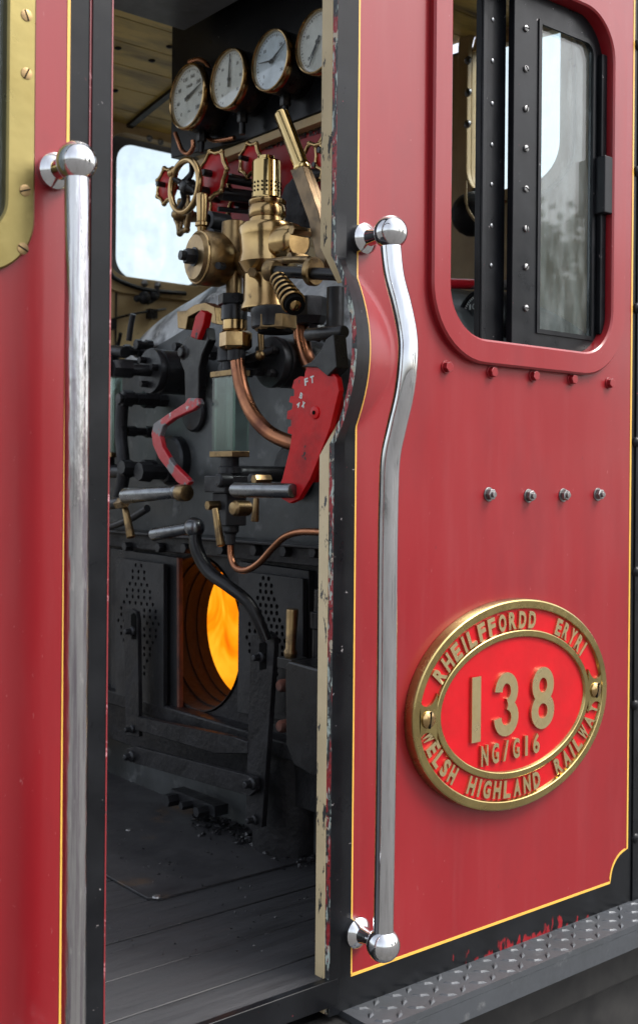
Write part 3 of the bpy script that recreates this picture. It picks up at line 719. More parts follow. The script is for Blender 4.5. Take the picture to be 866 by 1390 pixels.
for u, v in ((206, 81), (156, 122), (160, 64), (230, 62)):
    q = P(u, v, y=1.55); yy = 1.62; 
    d = (q-CAM); t = 1.0
    for _ in range(30):
        p = CAM+d*t; t *= 1+ (rz(p.y)-p.z)*.25
    p = CAM+d*t; mb = MB('soot'); mb.sph((p.x, p.y, rz(p.y)), .011, 10, (1, 1, .5)); finish('plank_bolt', mb, roof)
mb = MB('grey_paint'); hc = P(250, 41, z=ZE+1.19)
mb.fill([[(1.06, .08), (hc.x, .08), (hc.x, hc.y), (1.06, hc.y)], [(1.12, .2), (hc.x-.14, .2), (hc.x-.14, hc.y-.14), (1.12, hc.y-.14)]], lambda a_, b_: (a_, b_, ZE+1.19), (0, 0, .13)); finish('roof_hatch', mb, ROOT, 'grey coaming of the roof hatch', bevel=.004)
# cantrail where roof and sides meet
mb = MB('black_paint'); mb.box((-.30, -.02, ZT-.02), (XE, .05, ZT+.06)); mb.box((XL, .0, ZE+.97), (XJ, .04, ZT)); finish('cantrail', mb, ROOT, bevel=.003)
# front bulkhead (spectacle plate) with two windows
mb = MB('wall_tan')
g = [P(u, v, x=XF) for u, v in ((640, 25), (768, 283))]
fy0, fy1 = P(768, 100, x=XF).y, P(641, 100, x=XF).y; fz1, fz0 = P(700, 4, x=XF).z, P(655, 268, x=XF).z
sp1 = rrect(fy0, fz0, fy1, fz1, .09, 8); sp2 = [(1.8-y, z) for y, z in sp1][::-1]
mb.fill([[(.015, FZ-.03), (YF-.002, FZ-.03), (YF-.002, ZE+1.16), (.9, ZE+1.24), (.015, ZE+1.16)], sp1, sp2], YZ(XF), (.03, 0, 0))
fw = finish('front_bulkhead', mb, ROOT, 'cream front bulkhead with rounded windows', smooth=25)
for k, lp in enumerate((sp1, sp2)):
    cy = sum(p[0] for p in lp)/len(lp); cz = sum(p[1] for p in lp)/len(lp)
    mb = MB('wall_tan'); out = [(cy+(p[0]-cy)*1.22, cz+(p[1]-cz)*1.12) for p in lp]; inn = [(cy+(p[0]-cy)*.985, cz+(p[1]-cz)*.99) for p in lp]
    mb.fill([out, inn], YZ(XF-.003), (-.02, 0, 0)); sf = finish('window_frame', mb, fw, 'cream rounded frame of the front window', bevel=.005)
    mb = MB('pane'); mb.fill([[(cy+(p[0]-cy)*1.02, cz+(p[1]-cz)*1.02) for p in lp]], YZ(XF+.012), (.004, 0, 0)); finish('pane', mb, fw)
for u, v in ((636, 81), (636, 125), (635, 168), (645, 260)):
    mb = MB('steel_dark'); q = P(u, v, x=XF-.024); mb.lathe(q, (-1, 0, 0), [(0, .012), (.006, .011), (.010, .004)], 12); finish('stud', mb, fw)
# what is seen of the side tank and boiler beyond the front windows
mb = MB('grey_paint'); mb.box((XF+.06, .02, .9), (XF+3.2, .38, fz0+.08)); finish('side_tank', mb, ROOT, bevel=.02)
mb = MB('boiler_clad'); mb.lathe((XF+.05, .95, 1.75), (1, 0, 0), [(0, .52), (3.2, .52)], 40)
mb.lathe((XF+1.2, .95, 2.2), Z, [(0, .26), (.1, .2), (.32, .2), (.42, .12), (.45, .02)], 28); finish('boiler_barrel', mb, ROOT)
mb = MB('grey_paint'); mb.tube([(XF+.5, .10, fz0+.05), (XF+.5, .10, fz0+.34), (XF+.52, .2, fz0+.46), (XF+.54, .36, fz0+.46), (XF+.54, .42, fz0+.3)], .035); finish('vent_pipe', mb, ROOT)

# --- boiler backhead
q = [P(u, v, x=XB+.12) for u, v in ((153, 620), (155, 530), (172, 492), (200, 452), (228, 424), (258, 404))]
ol = [(1.62, FZ)] + [(p.y, p.z) for p in q]; ymid = .93
ol += [(ymid, q[-1].z+.055)]; half = ol[:-1]; ol = ol + [(2*ymid-y, z) for y, z in half[::-1]]
# smooth the outline
def smooth2(pts, n=6):
    out = []
    for i in range(len(pts)-1):
        p0, p1, p2, p3 = [Vector(pts[min(max(j, 0), len(pts)-1)]) for j in (i-1, i, i+1, i+2)]
        for k in range(n):
            t = k/n; out.append(tuple(.5*((2*p1)+(p2-p0)*t+(2*p0-5*p1+4*p2-p3)*t*t+(3*p1-p0-3*p2+p3)*t**3)))
    out.append(pts[-1]); return out
ol = smooth2(ol)
ctr = Vector((ymid, ZE-.3))
def shrink(pts, d):
    f_ = 1-d/.66
    return [(ctr.x+(y-ctr.x)*f_, max(ctr.y+(z-ctr.y)*f_, FZ) if z > FZ+.01 else FZ) for y, z in pts]
FHC = P(286, 858, x=XB); FHR = .201
mb = MB('boiler_clad')
layers = [(ol, XB+.9), (ol, XB+.16), (shrink(ol, .008), XB+.115), (shrink(ol, .03), XB+.07), (shrink(ol, .065), XB+.03), (shrink(ol, .11), XB+.008), (shrink(ol, .16), XB)]
rings = [[mb.v((x, y, z)) for y, z in lp] for lp, x in layers]
for li, (A, B) in enumerate(zip(rings, rings[1:])):
    mb.m('boiler_rim_skylit' if li >= 1 and li < 5 else 'boiler_clad')
    for k in range(len(A)-1): mb.f([A[k], A[k+1], B[k+1], B[k]])
hole = circ(FHC.y, FHC.z, FHR, 56)
mb.m('boiler_clad').fill([layers[-1][0], hole], YZ(XB), (0, 0, 0))
bh = finish('boiler_backhead', mb, ROOT, 'round-shouldered boiler backhead, sooty grey cladding', smooth=40)
# thick lower door plate round the firehole
mb = MB('soot'); pz = P(200, 742, x=XB-.03).z
mb.fill([[(.30, FZ+.12), (1.60, FZ+.12), (1.60, pz), (.30, pz)], circ(FHC.y, FHC.z, FHR, 56)], YZ(XB-.012), (-.028, 0, 0)); dp = finish('firehole_plate', mb, bh, 'sooty plate round the firehole', bevel=.003)
mb = MB('soot'); mb.box((XB-.075, .3, pz-.004), (XB-.012, 1.6, pz+.035)); 
a_, b_ = P(180, 735, x=XB-.08), P(437, 752, x=XB-.08)
mb.m('soot_steel').box((XB-.10, .3, pz+.036), (XB-.02, 1.45, pz+.044)); finish('shelf', mb, bh, 'narrow shelf above the firehole doors', bevel=.003)
# firehole ring
mb = MB('rust_brick'); r = FHR
mb.lathe((XB-.045, FHC.y, FHC.z), (1, 0, 0), [(0, r-.002), (.004, r-.006), (.05, r-.006), (.051, r-.010), (.09, r-.010), (.091, r-.013), (.125, r-.013), (.126, r-.016), (.158, r-.016), (.160, r-.012), (.160, r+.45)], 64, close=False)
fr = finish('firehole_ring', mb, bh, 'stepped iron ring of the firehole lit from within', smooth=20)
mb = MB('ash')
for u, v, s in ((305, 961, .014), (311, 957, .012), (298, 966, .008), (318, 963, .009)):
    c = P(u, v, x=XB-.03); mb.sph((c.x+.02, c.y, c.z), s, 8, (1.2, 1, .7))
finish('ash', mb, fr, smooth=0)
# firebox inside
mb = MB('rust_brick'); mb.lathe((XB+.118, FHC.y, FHC.z), (1, 0, 0), [(0, .62), (.72, .62), (.72, .01)], 40, close=False); finish('firebox', mb, bh)
mb = MB('fire'); nx, ny = 30, 30
g = [[None]*(ny+1) for _ in range(nx+1)]
for i in range(nx+1):
    for j in range(ny+1):
        y = FHC.y-.30+.88*i/nx; z = FHC.z-.34+.74*j/ny
        g[i][j] = mb.v((XB+.30+.10*noise.noise(Vector((y*4, z*4, 1)))-.10*(1-j/ny), y, z))
for i in range(nx):
    for j in range(ny): mb.f([g[i][j], g[i+1][j], g[i+1][j+1], g[i][j+1]])
bk = [[mb.v((XB+.5, FHC.y-.30+.88*i, FHC.z-.34+.74*j)) for j in (0, 1)] for i in (0, 1)]
mb.f([bk[0][0], bk[0][1], bk[1][1], bk[1][0]])
for i in range(nx): 
    pass
fire = finish('fire', mb); thing(fire, 'orange and yellow fire glowing behind the round firehole opening', 'fire', kind='stuff')

# --- sliding firehole doors with their pierced diamonds
XD = XB-.062
def pierced(pts, rows, X, th, name, lab):
    w = [P(u, v, x=X) for u, v in pts]; lp = [(p.y, p.z) for p in w]; holes = []
    for u, v in rows:
        p = P(u, v, x=X); holes.append(circ(p.y, p.z, .0058, 8))
    mb = MB('soot_steel'); mb.fill([lp]+holes, YZ(X), (th, 0, 0)); 
    return finish(name, mb, bh, lab, bevel=0)
mb = MB('soot_steel'); mb.px([(150, 744), (241, 757), (242, 975), (150, 956)], XD, -.011); 
mb.m('rust_firelit').px([(239.5, 757), (242.5, 757.5), (243, 974), (240, 973.5)], XD-.0012, -.0135)  # edge strip coloured for the firelight falling on it
d1 = finish('firehole_door', mb, bh, 'left firehole door with its edge coloured orange-brown for firelight', bevel=.002)
def diamond(cu, cv, du, dv, slope, nu, nv, umin=-1e9, umax=1e9, vm=0):
    out = []
    for r in range(-nv, nv+1):
        n = nu-abs(r)*nu//(nv+1)
        cnt = max(2, int(round(8*(1-abs(r)/(nv+3)))))
        for k in range(cnt):
            u = cu+(k-(cnt-1)/2)*du + (du*.25 if r % 2 else -du*.25)*0; v = cv+r*dv+(u-cu)*slope
            if umin < u < umax: out.append((u, v))
    return out
h1 = diamond(188, 845, 7.8, 8.6, .10, 7, 9)
h1 = [p for p in h1 if not (172 < p[0] < 193 and p[1] > 822)]
d1b = pierced([(157, 757), (222, 766), (222, 966), (157, 950)], h1, XD-.022, .012, 'door_shield', 'pierced shield plate on the left firehole door')
XD2 = XB-.058
mb = MB('soot_steel'); mb.px([(324, 762), (419, 775), (420, 985), (322, 968)], XD2, -.02); d2 = finish('firehole_door', mb, bh, 'right firehole door, nearly black', bevel=.002)
h2 = diamond(361, 868, 7.4, 9.2, .10, 7, 9); h2 = [p for p in h2 if not (346 < p[0] < 373 and p[1] > 862) and p[0] > 331]
d2b = pierced([(329, 776), (411, 786), (411, 975), (329, 962)], h2, XD2-.022, .012, 'door_shield', 'pierced shield plate on the right firehole door')
# door gear: slotted arms and links
XA = XB-.115
def arm(pts, X, th, name, lab=None, m_='soot', bolts=()):
    mb = MB(m_); mb.px(pts, X, th)
    for u, v, r in bolts:
        p = P(u, v, x=X-th); k = K(p); mb.m('soot_steel').lathe(p+Vector((.002, 0, 0)), (-1, 0, 0), [(0, r*k), (.008, r*k*.95), (.012, r*k*.6), (.026, r*k*.55), (.028, r*k*.4)], 14)
    return finish(name, mb, bh, lab, bevel=.003)
arm([(173, 838), (176, 829), (183, 826), (190, 830), (192, 840), (194, 1000), (176, 998)], XA, .012, 'door_arm', 'upright slotted arm of the left firehole door', bolts=((181, 857, 7), (181, 990, 6)))
mb = MB('void'); mb.px([(178, 835), (182, 832), (185, 836), (185, 868), (179, 868)], XA-.0125, .001); finish('slot', mb, bh)
arm([(347, 862), (372, 858), (379, 866), (379, 880), (362, 1122), (347, 1126), (340, 1115)], XA-.006, .014, 'door_arm', 'upright slotted arm of the right firehole door', bolts=((356, 892, 8), (347, 1113, 7)))
mb = MB('void'); mb.px([(352, 874), (358, 870), (362, 874), (361, 908), (353, 910)], XA-.0205, .001); finish('slot', mb, bh)
arm([(178, 1016), (190, 1013), (340, 1051), (352, 1056), (354, 1072), (345, 1080), (180, 1033)], XA-.026, .014, 'link_bar', 'lower link bar joining the door arms', bolts=((180, 1027, 8), (344, 1064, 9)))
arm([(192, 972), (330, 1000), (346, 1006), (346, 1022), (300, 1022), (192, 990)], XA-.002, .02, 'door_rail', 'lower rail the firehole doors slide on')
mb = MB('soot'); q = [P(u, v, x=XB-.06) for u, v in ((150, 955), (345, 1000))]
mb.box((XB-.085, .35, FZ+.235), (XB-.03, 1.58, FZ+.275))
mb.box((XB+.012, .25, FZ), (XB+.2, 1.62, FZ+.13)); mb.box((XB-.02, .3, FZ+.13), (XB+.05, 1.6, FZ+.24)); finish('ashpan_front', mb, bh, 'sooty ashpan front below the firehole', bevel=.006)
mb = MB('soot'); c = P(400, 1065, x=XB+.02); mb.lathe((c.x, c.y, FZ), Z, [(0, .10), (.19, .10), (.23, .09), (.245, .05)], 32); finish('steam_pipe_cover', mb, bh)
for u, v, r in ((248, 1083, 9), (289, 1098, 8), (268, 1090, 6)):
    mb = MB('soot_steel'); c = P(u, v, x=XB-.06); mb.hexn(c, c+Vector((-.05, 0, .0)), r*K(c)); finish('ashpan_bolt', mb, bh)
mb = MB('soot_steel'); mb.obox(P(270, 1088, x=XB-.06), Vector((.02, 0, 0)), Vector((0, .10, 0)), Vector((0, 0, .013))); finish('ashpan_lug', mb, bh)
# operating lever with its bright handle
XV = 1.44
mb = MB('black_iron')
w = [P(u, v, x=x) for u, v, x in ((265, 722, XV), (267, 745, XV), (283, 775, XV+.01), (310, 796, XV+.02), (340, 822, XV+.04), (362, 870, XV+.06))]
mb.tube(w, [.014, .016, .016, .014, .014, .013], seg=12); mb.m('steel_dark').sph(P(264, 716, x=XV), .024, 18)
lv = finish('firedoor_lever', mb, bh, 'black firehole door lever running down to the right arm', smooth=60)
def handle(p0, p1, X0, X1, r0, r1, material, par, lab=None, e=.25):
    a_, b_ = P(*p0, x=X0), P(*p1, x=X1); k = K(a_); mb = MB(material); mb.rcyl(a_, b_, r0*k, r1*k, e); return finish('handle', mb, par, lab)
handle((208, 726), (262, 716), XV-.02, XV, 9, 7.5, 'steel_dark', lv, 'dark polished grip')

# --- black oil box with brass handle at the jamb
mb = MB('black_iron'); XO = 1.42
f_ = [(386, 905), (391, 897), (424, 906), (446, 911), (446, 1066), (420, 1053), (398, 1040), (387, 1010)]
w = [P(u, v, x=XO) for u, v in f_]
mb.fill([[(p.y, p.z) for p in w]], YZ(XO), (.14, 0, 0)); ob_ = finish('lubricator_box', mb, ROOT, 'black rectangular oil box beside the door', bevel=.006)
q = P(395, 892, x=XO+.06); k = K(q)
mb = MB('brass_dull'); b0 = P(394, 893, x=XO+.05); b1 = P(397, 827, x=XO+.05)
mb.lathe(b0, b1-b0, [(0, 8*k), (.010, 9.5*k), (.014, 8.8*k), (.02, 6.8*k), ((b1-b0).length-.004, 8.4*k), ((b1-b0).length, 7.6*k)], 22); finish('handle', mb, ob_, 'tapered brass handle standing on the oil box')
mb = MB('black_iron'); mb.box((XO+.03, b0.y-.03, b0.z-.022), (XO+.08, b0.y+.02, b0.z+.001)); mb.vl(435, XO+.10, [(800, 9), (830, 9), (830.5, 14), (853, 14), (853.5, 11), (905, 11)]); finish('filler_pipe', mb, ob_, bevel=.002)
for v in (930, 985):
    mb = MB('rust_firelit'); c = P(391, v, x=XO+.1); mb.lathe(c, (-1, 0, 0), [(0, .014), (.02, .014), (.026, .010)], 16); finish('union_nut', mb, ob_)
# ================================================================ gauges and fittings
XG = 1.66
def K2(u, v, x): return K(P(u, v, x=x))
mb = MB('black_paint')
zb_ = P(350, 183, x=XG).z; ye = P(232, 180, x=XG).y; zlow = P(285, 197, x=XG).z
mb.fill([[(.40, zb_), (P(330, 190, x=XG).y, zb_), (ye, zb_+.03), (ye, ZE+1.25), (.40, ZE+1.25)]], YZ(XG), (.03, 0, 0))
gp = finish('gauge_panel', mb, ROOT, 'black board carrying the row of four gauges', bevel=.003)
mb = MB('wall_tan'); mb.box((XG+.004, .40, zb_-.022), (XG+.05, P(262, 205, x=XG).y, zb_-.001)); finish('trim_strip', mb, gp, 'cream strip along the foot of the gauge board', bevel=.002)
def gauge(u, v, rp, dialm, needles, lab, ticks, depth=.07, nums=()):
    xf = 1.575; c = P(u, v, x=xf); r = rp*K(c)
    mb = MB('black_iron'); mb.lathe(c+Vector((XG-xf, 0, 0)), (-1, 0, 0), [(0, r*1.02), (XG-xf-.018, r*1.02), (XG-xf-.012, r*.99), (XG-xf-.012, r*.2)], 44)
    mb.hexn(c+Vector((.045, 0, -r*1.01)), c+Vector((.045, 0, -r*1.01-.026)), .013); mb.cyl(c+Vector((.045, 0, -r-.02)), c+Vector((.045, 0, -r-.055)), .008, seg=12)
    g = finish('pressure_gauge', mb, ROOT, lab, smooth=40)
    mb = MB('brass'); mb.lathe(c+Vector((.014, 0, 0)), (-1, 0, 0), [(0, r*1.0), (.0, r*1.035), (.012, r*1.035), (.017, r*1.0), (.018, r*.965), (.014, r*.935), (.004, r*.93)], 56, close=False); finish('bezel', mb, g)
    mb = MB(dialm); mb.lathe(c+Vector((.008, 0, 0)), (-1, 0, 0), [(0, r*.93), (.001, r*.93)], 48); dl = finish('dial', mb, g)
    mb = MB('ink'); X = c.x+.0066
    def pt(rr, a_): return Vector((X, c.y - rr*r*math.sin(a_), c.z + rr*r*math.cos(a_)))     # angle clockwise as seen
    n, a0, a1 = ticks
    for k in range(n+1):
        a_ = R(a0+(a1-a0)*k/n); big = k % 5 == 0; l0 = .86; l1 = .78 if big else .82
        d = (pt(1, a_)-pt(0, a_)).normalized(); t = Vector((0, d.z, -d.y)); m_ = (pt(l0, a_)+pt(l1, a_))/2
        mb.obox(m_, d*((l0-l1)*r/2), t*(.0011 if big else .0006), Vector((.0004, 0, 0)))
    for (tx, rr, ad, h) in nums:
        a_ = R(ad); cc = pt(rr, a_); w = h*.62
        for q, ch in enumerate(tx):
            if ch == ' ': continue
            letter(mb, ch, cc+Vector((0, -(q-(len(tx)-1)/2)*w*r*1.15, 0)), Vector((0, -1, 0)), Z, Vector((-1, 0, 0)), w*r*(.4 if ch in '1I' else .9), h*r, .0004, .01)
    finish('dial_markings', mb, g, smooth=0)
    mb = MB('ink'); X = c.x+.003
    for (ad, ln, tail, w) in needles:
        a_ = R(ad); d = pt(1, a_)-pt(0, a_); d = d.normalized(); t = Vector((0, d.z, -d.y)); o = Vector((X, c.y, c.z))
        mb.hexa([o-d*tail*r-t*w*r*1.2+Vector((s, 0, 0)) for s in (-.0006, .0006)] + [o-d*tail*r+t*w*r*1.2+Vector((s, 0, 0)) for s in (-.0006, .0006)] + [o+d*ln*r-t*w*r*.25+Vector((s, 0, 0)) for s in (-.0006, .0006)] + [o+d*ln*r+t*w*r*.25+Vector((s, 0, 0)) for s in (-.0006, .0006)])
        mb.lathe(o, (-1, 0, 0), [(-.002, r*.07), (.002, r*.06)], 16)
    finish('needle', mb, g, smooth=0)
    mb = MB('dial_glass'); mb.lathe(c+Vector((.001, 0, 0)), (-1, 0, 0), [(0, r*.93), (.0015, r*.93)], 40); finish('glass', mb, g)
    return g
NW = [(str(t), .64, a_, .12) for t, a_ in zip((0, 40, 80, 120, 160, 200, 240, 280), range(-135, 136, 38))]
g1 = gauge(254, 130, 43, 'dial_white', [(72, .78, .2, .05)], 'leftmost white faced gauge, its needle level to the right', (40, -135, 135), nums=NW+[('TENDER', .35, 0, .085), ('LBS', .45, 180, .07)])
g2 = gauge(309, 106, 40, 'dial_white', [(4, .86, .26, .045)], 'white faced gauge with its needle straight up', (30, -150, 150), nums=[(str(t), .62, a_, .10) for t, a_ in zip((0, 5, 10, 15, 20, 25, 30), range(-135, 136, 45))])
g3 = gauge(367, 81, 41, 'dial_blue', [(62, .82, .12, .04), (-82, .72, .05, .03)], 'bluish gauge with two needles', (36, -140, 140), nums=[(str(t), .62, a_, .11) for t, a_ in zip((0, 10, 20, 30), (-130, -45, 45, 130))])
g4 = gauge(429, 55, 43, 'dial_white', [(-150, .8, .2, .035), (-140, .6, .2, .03)], 'rightmost gauge, half hidden by the door frame', (36, -140, 140), nums=[(str(t), .62, a_, .12) for t, a_ in zip((0, 10, 20, 30), (-130, -60, 60, 130))])
tb('gauge_pipe', [(262, 190), (262, 200), (255, 208), (247, 203), (241, 188), (238, 180)], 1.60, 3.2, 'copper', g1, 'copper pipe tail bent in a loop')
tb('gauge_pipe', [(257, 83, 1.63), (272, 80, 1.63), (284, 92, 1.63), (286, 120, 1.64), (281, 160, 1.64), (280, 180, 1.64), (290, 190, 1.64), (318, 186, 1.64)], 1.63, 3.0, 'copper', gp, 'thin copper pipe looping between two gauges')
# red steam manifold behind the handwheels
XR_ = 1.69
mb = MB('manifold_red_shaded'); a_ = P(268, 220, x=XR_); zl_ = P(355, 330, x=XR_).z
mb.box((XR_, .42, zl_), (XR_+.05, a_.y, zb_-.023)); man = finish('valve_manifold', mb, ROOT, 'red painted steam manifold behind the handwheels', bevel=.006)
mb = MB('ink')
def txt(tx, u0, v0, u1, v1, X, h):
    a_, b_ = P(u0, v0, x=X), P(u1, v1, x=X); zz = (a_.z+b_.z)/2
    for k, ch in enumerate(tx):
        if ch == ' ': continue
        t = k/(len(tx)-1); c = Vector((X, a_.y+(b_.y-a_.y)*t, a_.z+(b_.z-a_.z)*t)); w = abs(b_.y-a_.y)/len(tx)
        letter(mb, ch, c, Vector((0, -1, 0)), Z, Vector((-1, 0, 0)), w*.8, h, .0012, .02)
txt('OIL FIRE', 362, 198, 390, 190, XR_-.0005, .017); txt('STEAM BLOWER', 400, 186, 440, 174, XR_-.0005, .017); finish('lettering', mb, man, smooth=0)
# handwheels: axis fore and aft
def wheel(u, v, rp, X, disc, lab, n=7, rod=(3.4, XR_), wob=.07, rr=3.0):
    c = P(u, v, x=X); k = K(c); r = rp*k
    mb = MB('brass'); mb.torus(c, (-1, 0, 0), r, rr*k, 56, 10, wob, n)
    for q in range(n):
        t = 2*math.pi*q/n; x, y, d = frame(Vector((-1, 0, 0))); o = x*math.cos(t)+y*math.sin(t); mb.sph(c+o*r*1.12, rr*k*1.3, 10)
    w = finish('handwheel', mb, ROOT, lab, smooth=60)
    if disc:
        mb = MB('bright_red'); mb.lathe(c+Vector((.006, 0, 0)), (-1, 0, 0), [(-.004, r*.98), (.004, r*.98), (.010, r*.6), (.012, r*.3)], 36); mb.m('black_iron').hexn(c, c+Vector((-.03, 0, 0)), r*.17)
        finish('red_disc', mb, w, smooth=50)
    mb = MB('black_iron'); mb.cyl(c+Vector((.002, 0, 0)), Vector((rod[1], c.y, c.z)), rod[0]*k, seg=16); mb.cyl(c+Vector((.05, 0, 0)), c+Vector((.09, 0, 0)), rod[0]*k*1.9, seg=16)
    finish('spindle', mb, w, smooth=50)
    return w
wheel(289, 236, 30, 1.55, True, 'large red disc handwheel with scalloped brass rim')
wheel(226, 251, 22, 1.60, True, 'red disc handwheel against the far window', rod=(3, XR_+.1))
wheel(339, 216, 21, 1.62, True, 'red handwheel behind the perforated brass cap')
wheel(300, 272, 25, 1.60, True, 'lower red handwheel behind the brass whistle handle')
wheel(424, 222, 27, 1.62, False, 'brass handwheel behind the brass grip of the regulator')
wheel(446, 206, 27, 1.63, True, 'red handwheel half hidden by the door frame')
c = P(251, 252, x=1.48); k = K(c); mb = MB('brass'); mb.torus(c, (-1, 0, -.0), 35*k, 4.6*k, 56, 14)
mb.sph(c+Vector((0, .055, .042)), .014, 12); hw = finish('handwheel', mb, ROOT, 'plain brass ring handwheel with dark spokes', smooth=60)
mb = MB('black_iron'); mb.lathe(c+Vector((.02, 0, 0)), (-1, 0, 0), [(-.14, 5*k), (0, 5*k), (0, 11*k), (.025, 10*k), (.03, 6*k)], 20)
for q in range(4):
    t = .5+2*math.pi*q/4; o = Vector((0, math.cos(t), math.sin(t))); mb.tube([c+o*8*k, c+o*20*k+Vector((.008, 0, 0)), c+o*34*k], [5*k, 3.6*k, 4*k], seg=10)
finish('spokes', mb, hw, smooth=60)
c = P(249, 292, x=1.56); k = K(c); mb = MB('brass_dull'); mb.torus(c, (-1, .2, 0), 22*k, 4*k, 48, 10, .08, 6); mb.lathe(c, (-1, .2, 0), [(-.05, 6*k), (0, 9*k), (.02, 8*k), (.03, 4*k)], 18)
for q in range(6):
    t = 2*math.pi*q/6; x, y, d = frame(Vector((-1, .2, 0))); mb.sph(c+(x*math.cos(t)+y*math.sin(t))*25*k, 5*k, 10)
    mb.tube([c+(x*math.cos(t)+y*math.sin(t))*5*k, c+(x*math.cos(t)+y*math.sin(t))*20*k], 2.6*k, seg=8, smooth=False)
finish('handwheel', mb, ROOT, 'small dull brass star handwheel below the ring wheel', smooth=60)
# horizontal black spindles and tubes crossing in front of the manifold
for (u0, v0, u1, v1, r) in ((296, 240, 352, 250, 6), (300, 262, 352, 268, 9), (296, 283, 350, 288, 3.4)):
    mb = MB('black_iron'); mb.cyl(P(u0, v0, x=1.56), P(u1, v1, x=1.66), r*K2(u0, v0, 1.56), seg=18); finish('steam_pipe', mb, man, smooth=50)
mb = MB('black_iron'); mb.cyl(P(405, 238, x=1.66), P(446, 234, x=1.66), 8*K2(420, 236, 1.66), seg=18); finish('steam_pipe', mb, man, smooth=50)
# regulator: bright brass grip on a flat bar
XH = 1.40
a_, b_ = P(382, 154, x=XH), P(412, 231, x=XH); k = K(a_)
mb = MB('bronze_bar'); mb.px([(402, 232), (419, 226), (441, 290), (452, 344), (447, 368), (437, 350), (427, 300)], XH, .016); mb.px([(419, 232), (424, 230), (452, 300), (452, 312)], XH+.02, .02)
reg = finish('regulator_handle', mb, ROOT, 'flat steel regulator lever slanting up to a brass grip', bevel=.002)
mb = MB('brass_bright'); d = (b_-a_); l = d.length
mb.lathe(a_, d, [(.012, 6.8*k), (.0, 7.2*k), (0, 9.8*k), (.004, 10.6*k), (l-.016, 10.4*k), (l-.012, 11.4*k), (l-.003, 11.4*k), (l, 10*k)], 30); 
mb.m('steel_dark').box(a_+Vector((-.012, -.006, -.002)), a_+Vector((.012, .006, .0005))); finish('grip', mb, reg, smooth=40)
# dark rag
bm_ = bmesh.new(); bmesh.ops.create_icosphere(bm_, subdivisions=4, radius=1); mb = MB('cloth'); c = P(408, 277, x=1.60); vs = {}
for v in bm_.verts:
    q = v.co.copy(); f_ = 1+.28*noise.noise(q*2.2)+.16*abs(noise.noise(q*5.+Vector((3, 1, 2)))) 
    vs[v.index] = mb.v(c+Vector((q.x*.028*f_, q.y*.060*f_, q.z*.075*f_-.02*abs(q.y))))
for f in bm_.faces: mb.f([vs[v.index] for v in f.verts])
bm_.free(); rag = finish('rag', mb); thing(rag, 'crumpled dark grey rag stuffed behind the brass valve under the red handwheels', 'rag')

# --- main steam valve with perforated cap
XV1 = 1.42
mb = MB('brass'); U = 362
mb.vl(U+2, XV1, [(305, 10), (306, 38), (312, 41), (322, 39), (345, 38), (358, 41), (366, 36), (372, 32)], 36)
mb.vl(U-1, XV1, [(372, 28), (374, 31), (410, 31), (417, 34), (420, 34)], 32)
a_ = P(385, 330, x=XV1); k = K(a_); mb.lathe(a_, P(432, 326, x=XV1+.0)-a_, [(0, 26*k), (22*k, 26*k), (30*k, 22*k), (34*k, 17*k)], 30)
for u, v in ((409, 314), (406, 350)):
    q = P(u, v, x=XV1-.04); mb.m('brass_dull').hexn(q+Vector((.02, 0, 0)), q+Vector((-.025, 0, 0)), 6.5*k)
mb.m('brass_dull').hexn(P(346, 370, x=XV1-.01), P(342, 369, x=XV1-.07), 7*k)
sv = finish('steam_valve', mb, ROOT, 'big polished brass steam valve in the middle of the doorway', smooth=38)
mb = MB('brass_bright'); kk = K2(U, 240, XV1)
mb.vl(U, XV1, [(211.5, 7), (212, 11), (216, 12), (217, 15), (218.5, 19), (221, 20), (268, 20.2), (270, 21), (272, 23)], 40)
mb.m('brass').vl(U+1, XV1, [(271, 23), (273, 25.5), (277, 25.5), (279, 24), (281, 25.5), (293, 25.8), (296, 24.4), (296.5, 23), (298, 23), (298.5, 25), (303, 25.5), (305, 22)], 40)
cp = P(U, 250, x=XV1); mb.m('void')
for j, v in enumerate((250, 255.5, 261)):
    z_ = P(U, v, x=XV1).z
    for q in range(20):
        t = 2*math.pi*(q)/20; o = Vector((math.cos(t), math.sin(t), 0)); p = Vector((cp.x, cp.y, z_))+o*20.2*kk
        mb.cyl(p-o*.002, p+o*.0006, 1.5*kk, seg=8)
cap = finish('perforated_cap', mb, sv, 'bright brass cap pierced with small holes', smooth=38)
mb = MB('soot_steel'); mb.vl(371, XV1, [(417, 28), (419, 31), (428, 31), (430, 30), (444, 30), (446, 28)], 30)
mb.m('brass_dull').vl(374, XV1, [(428, 24), (429, 29), (446, 29.5), (449, 27)], 6, .35); mb.m('void').vl(374, XV1, [(447, 25), (452, 24)], 24); finish('union_nut', mb, sv, 'blackened hexagon union below the brass valve', smooth=30)
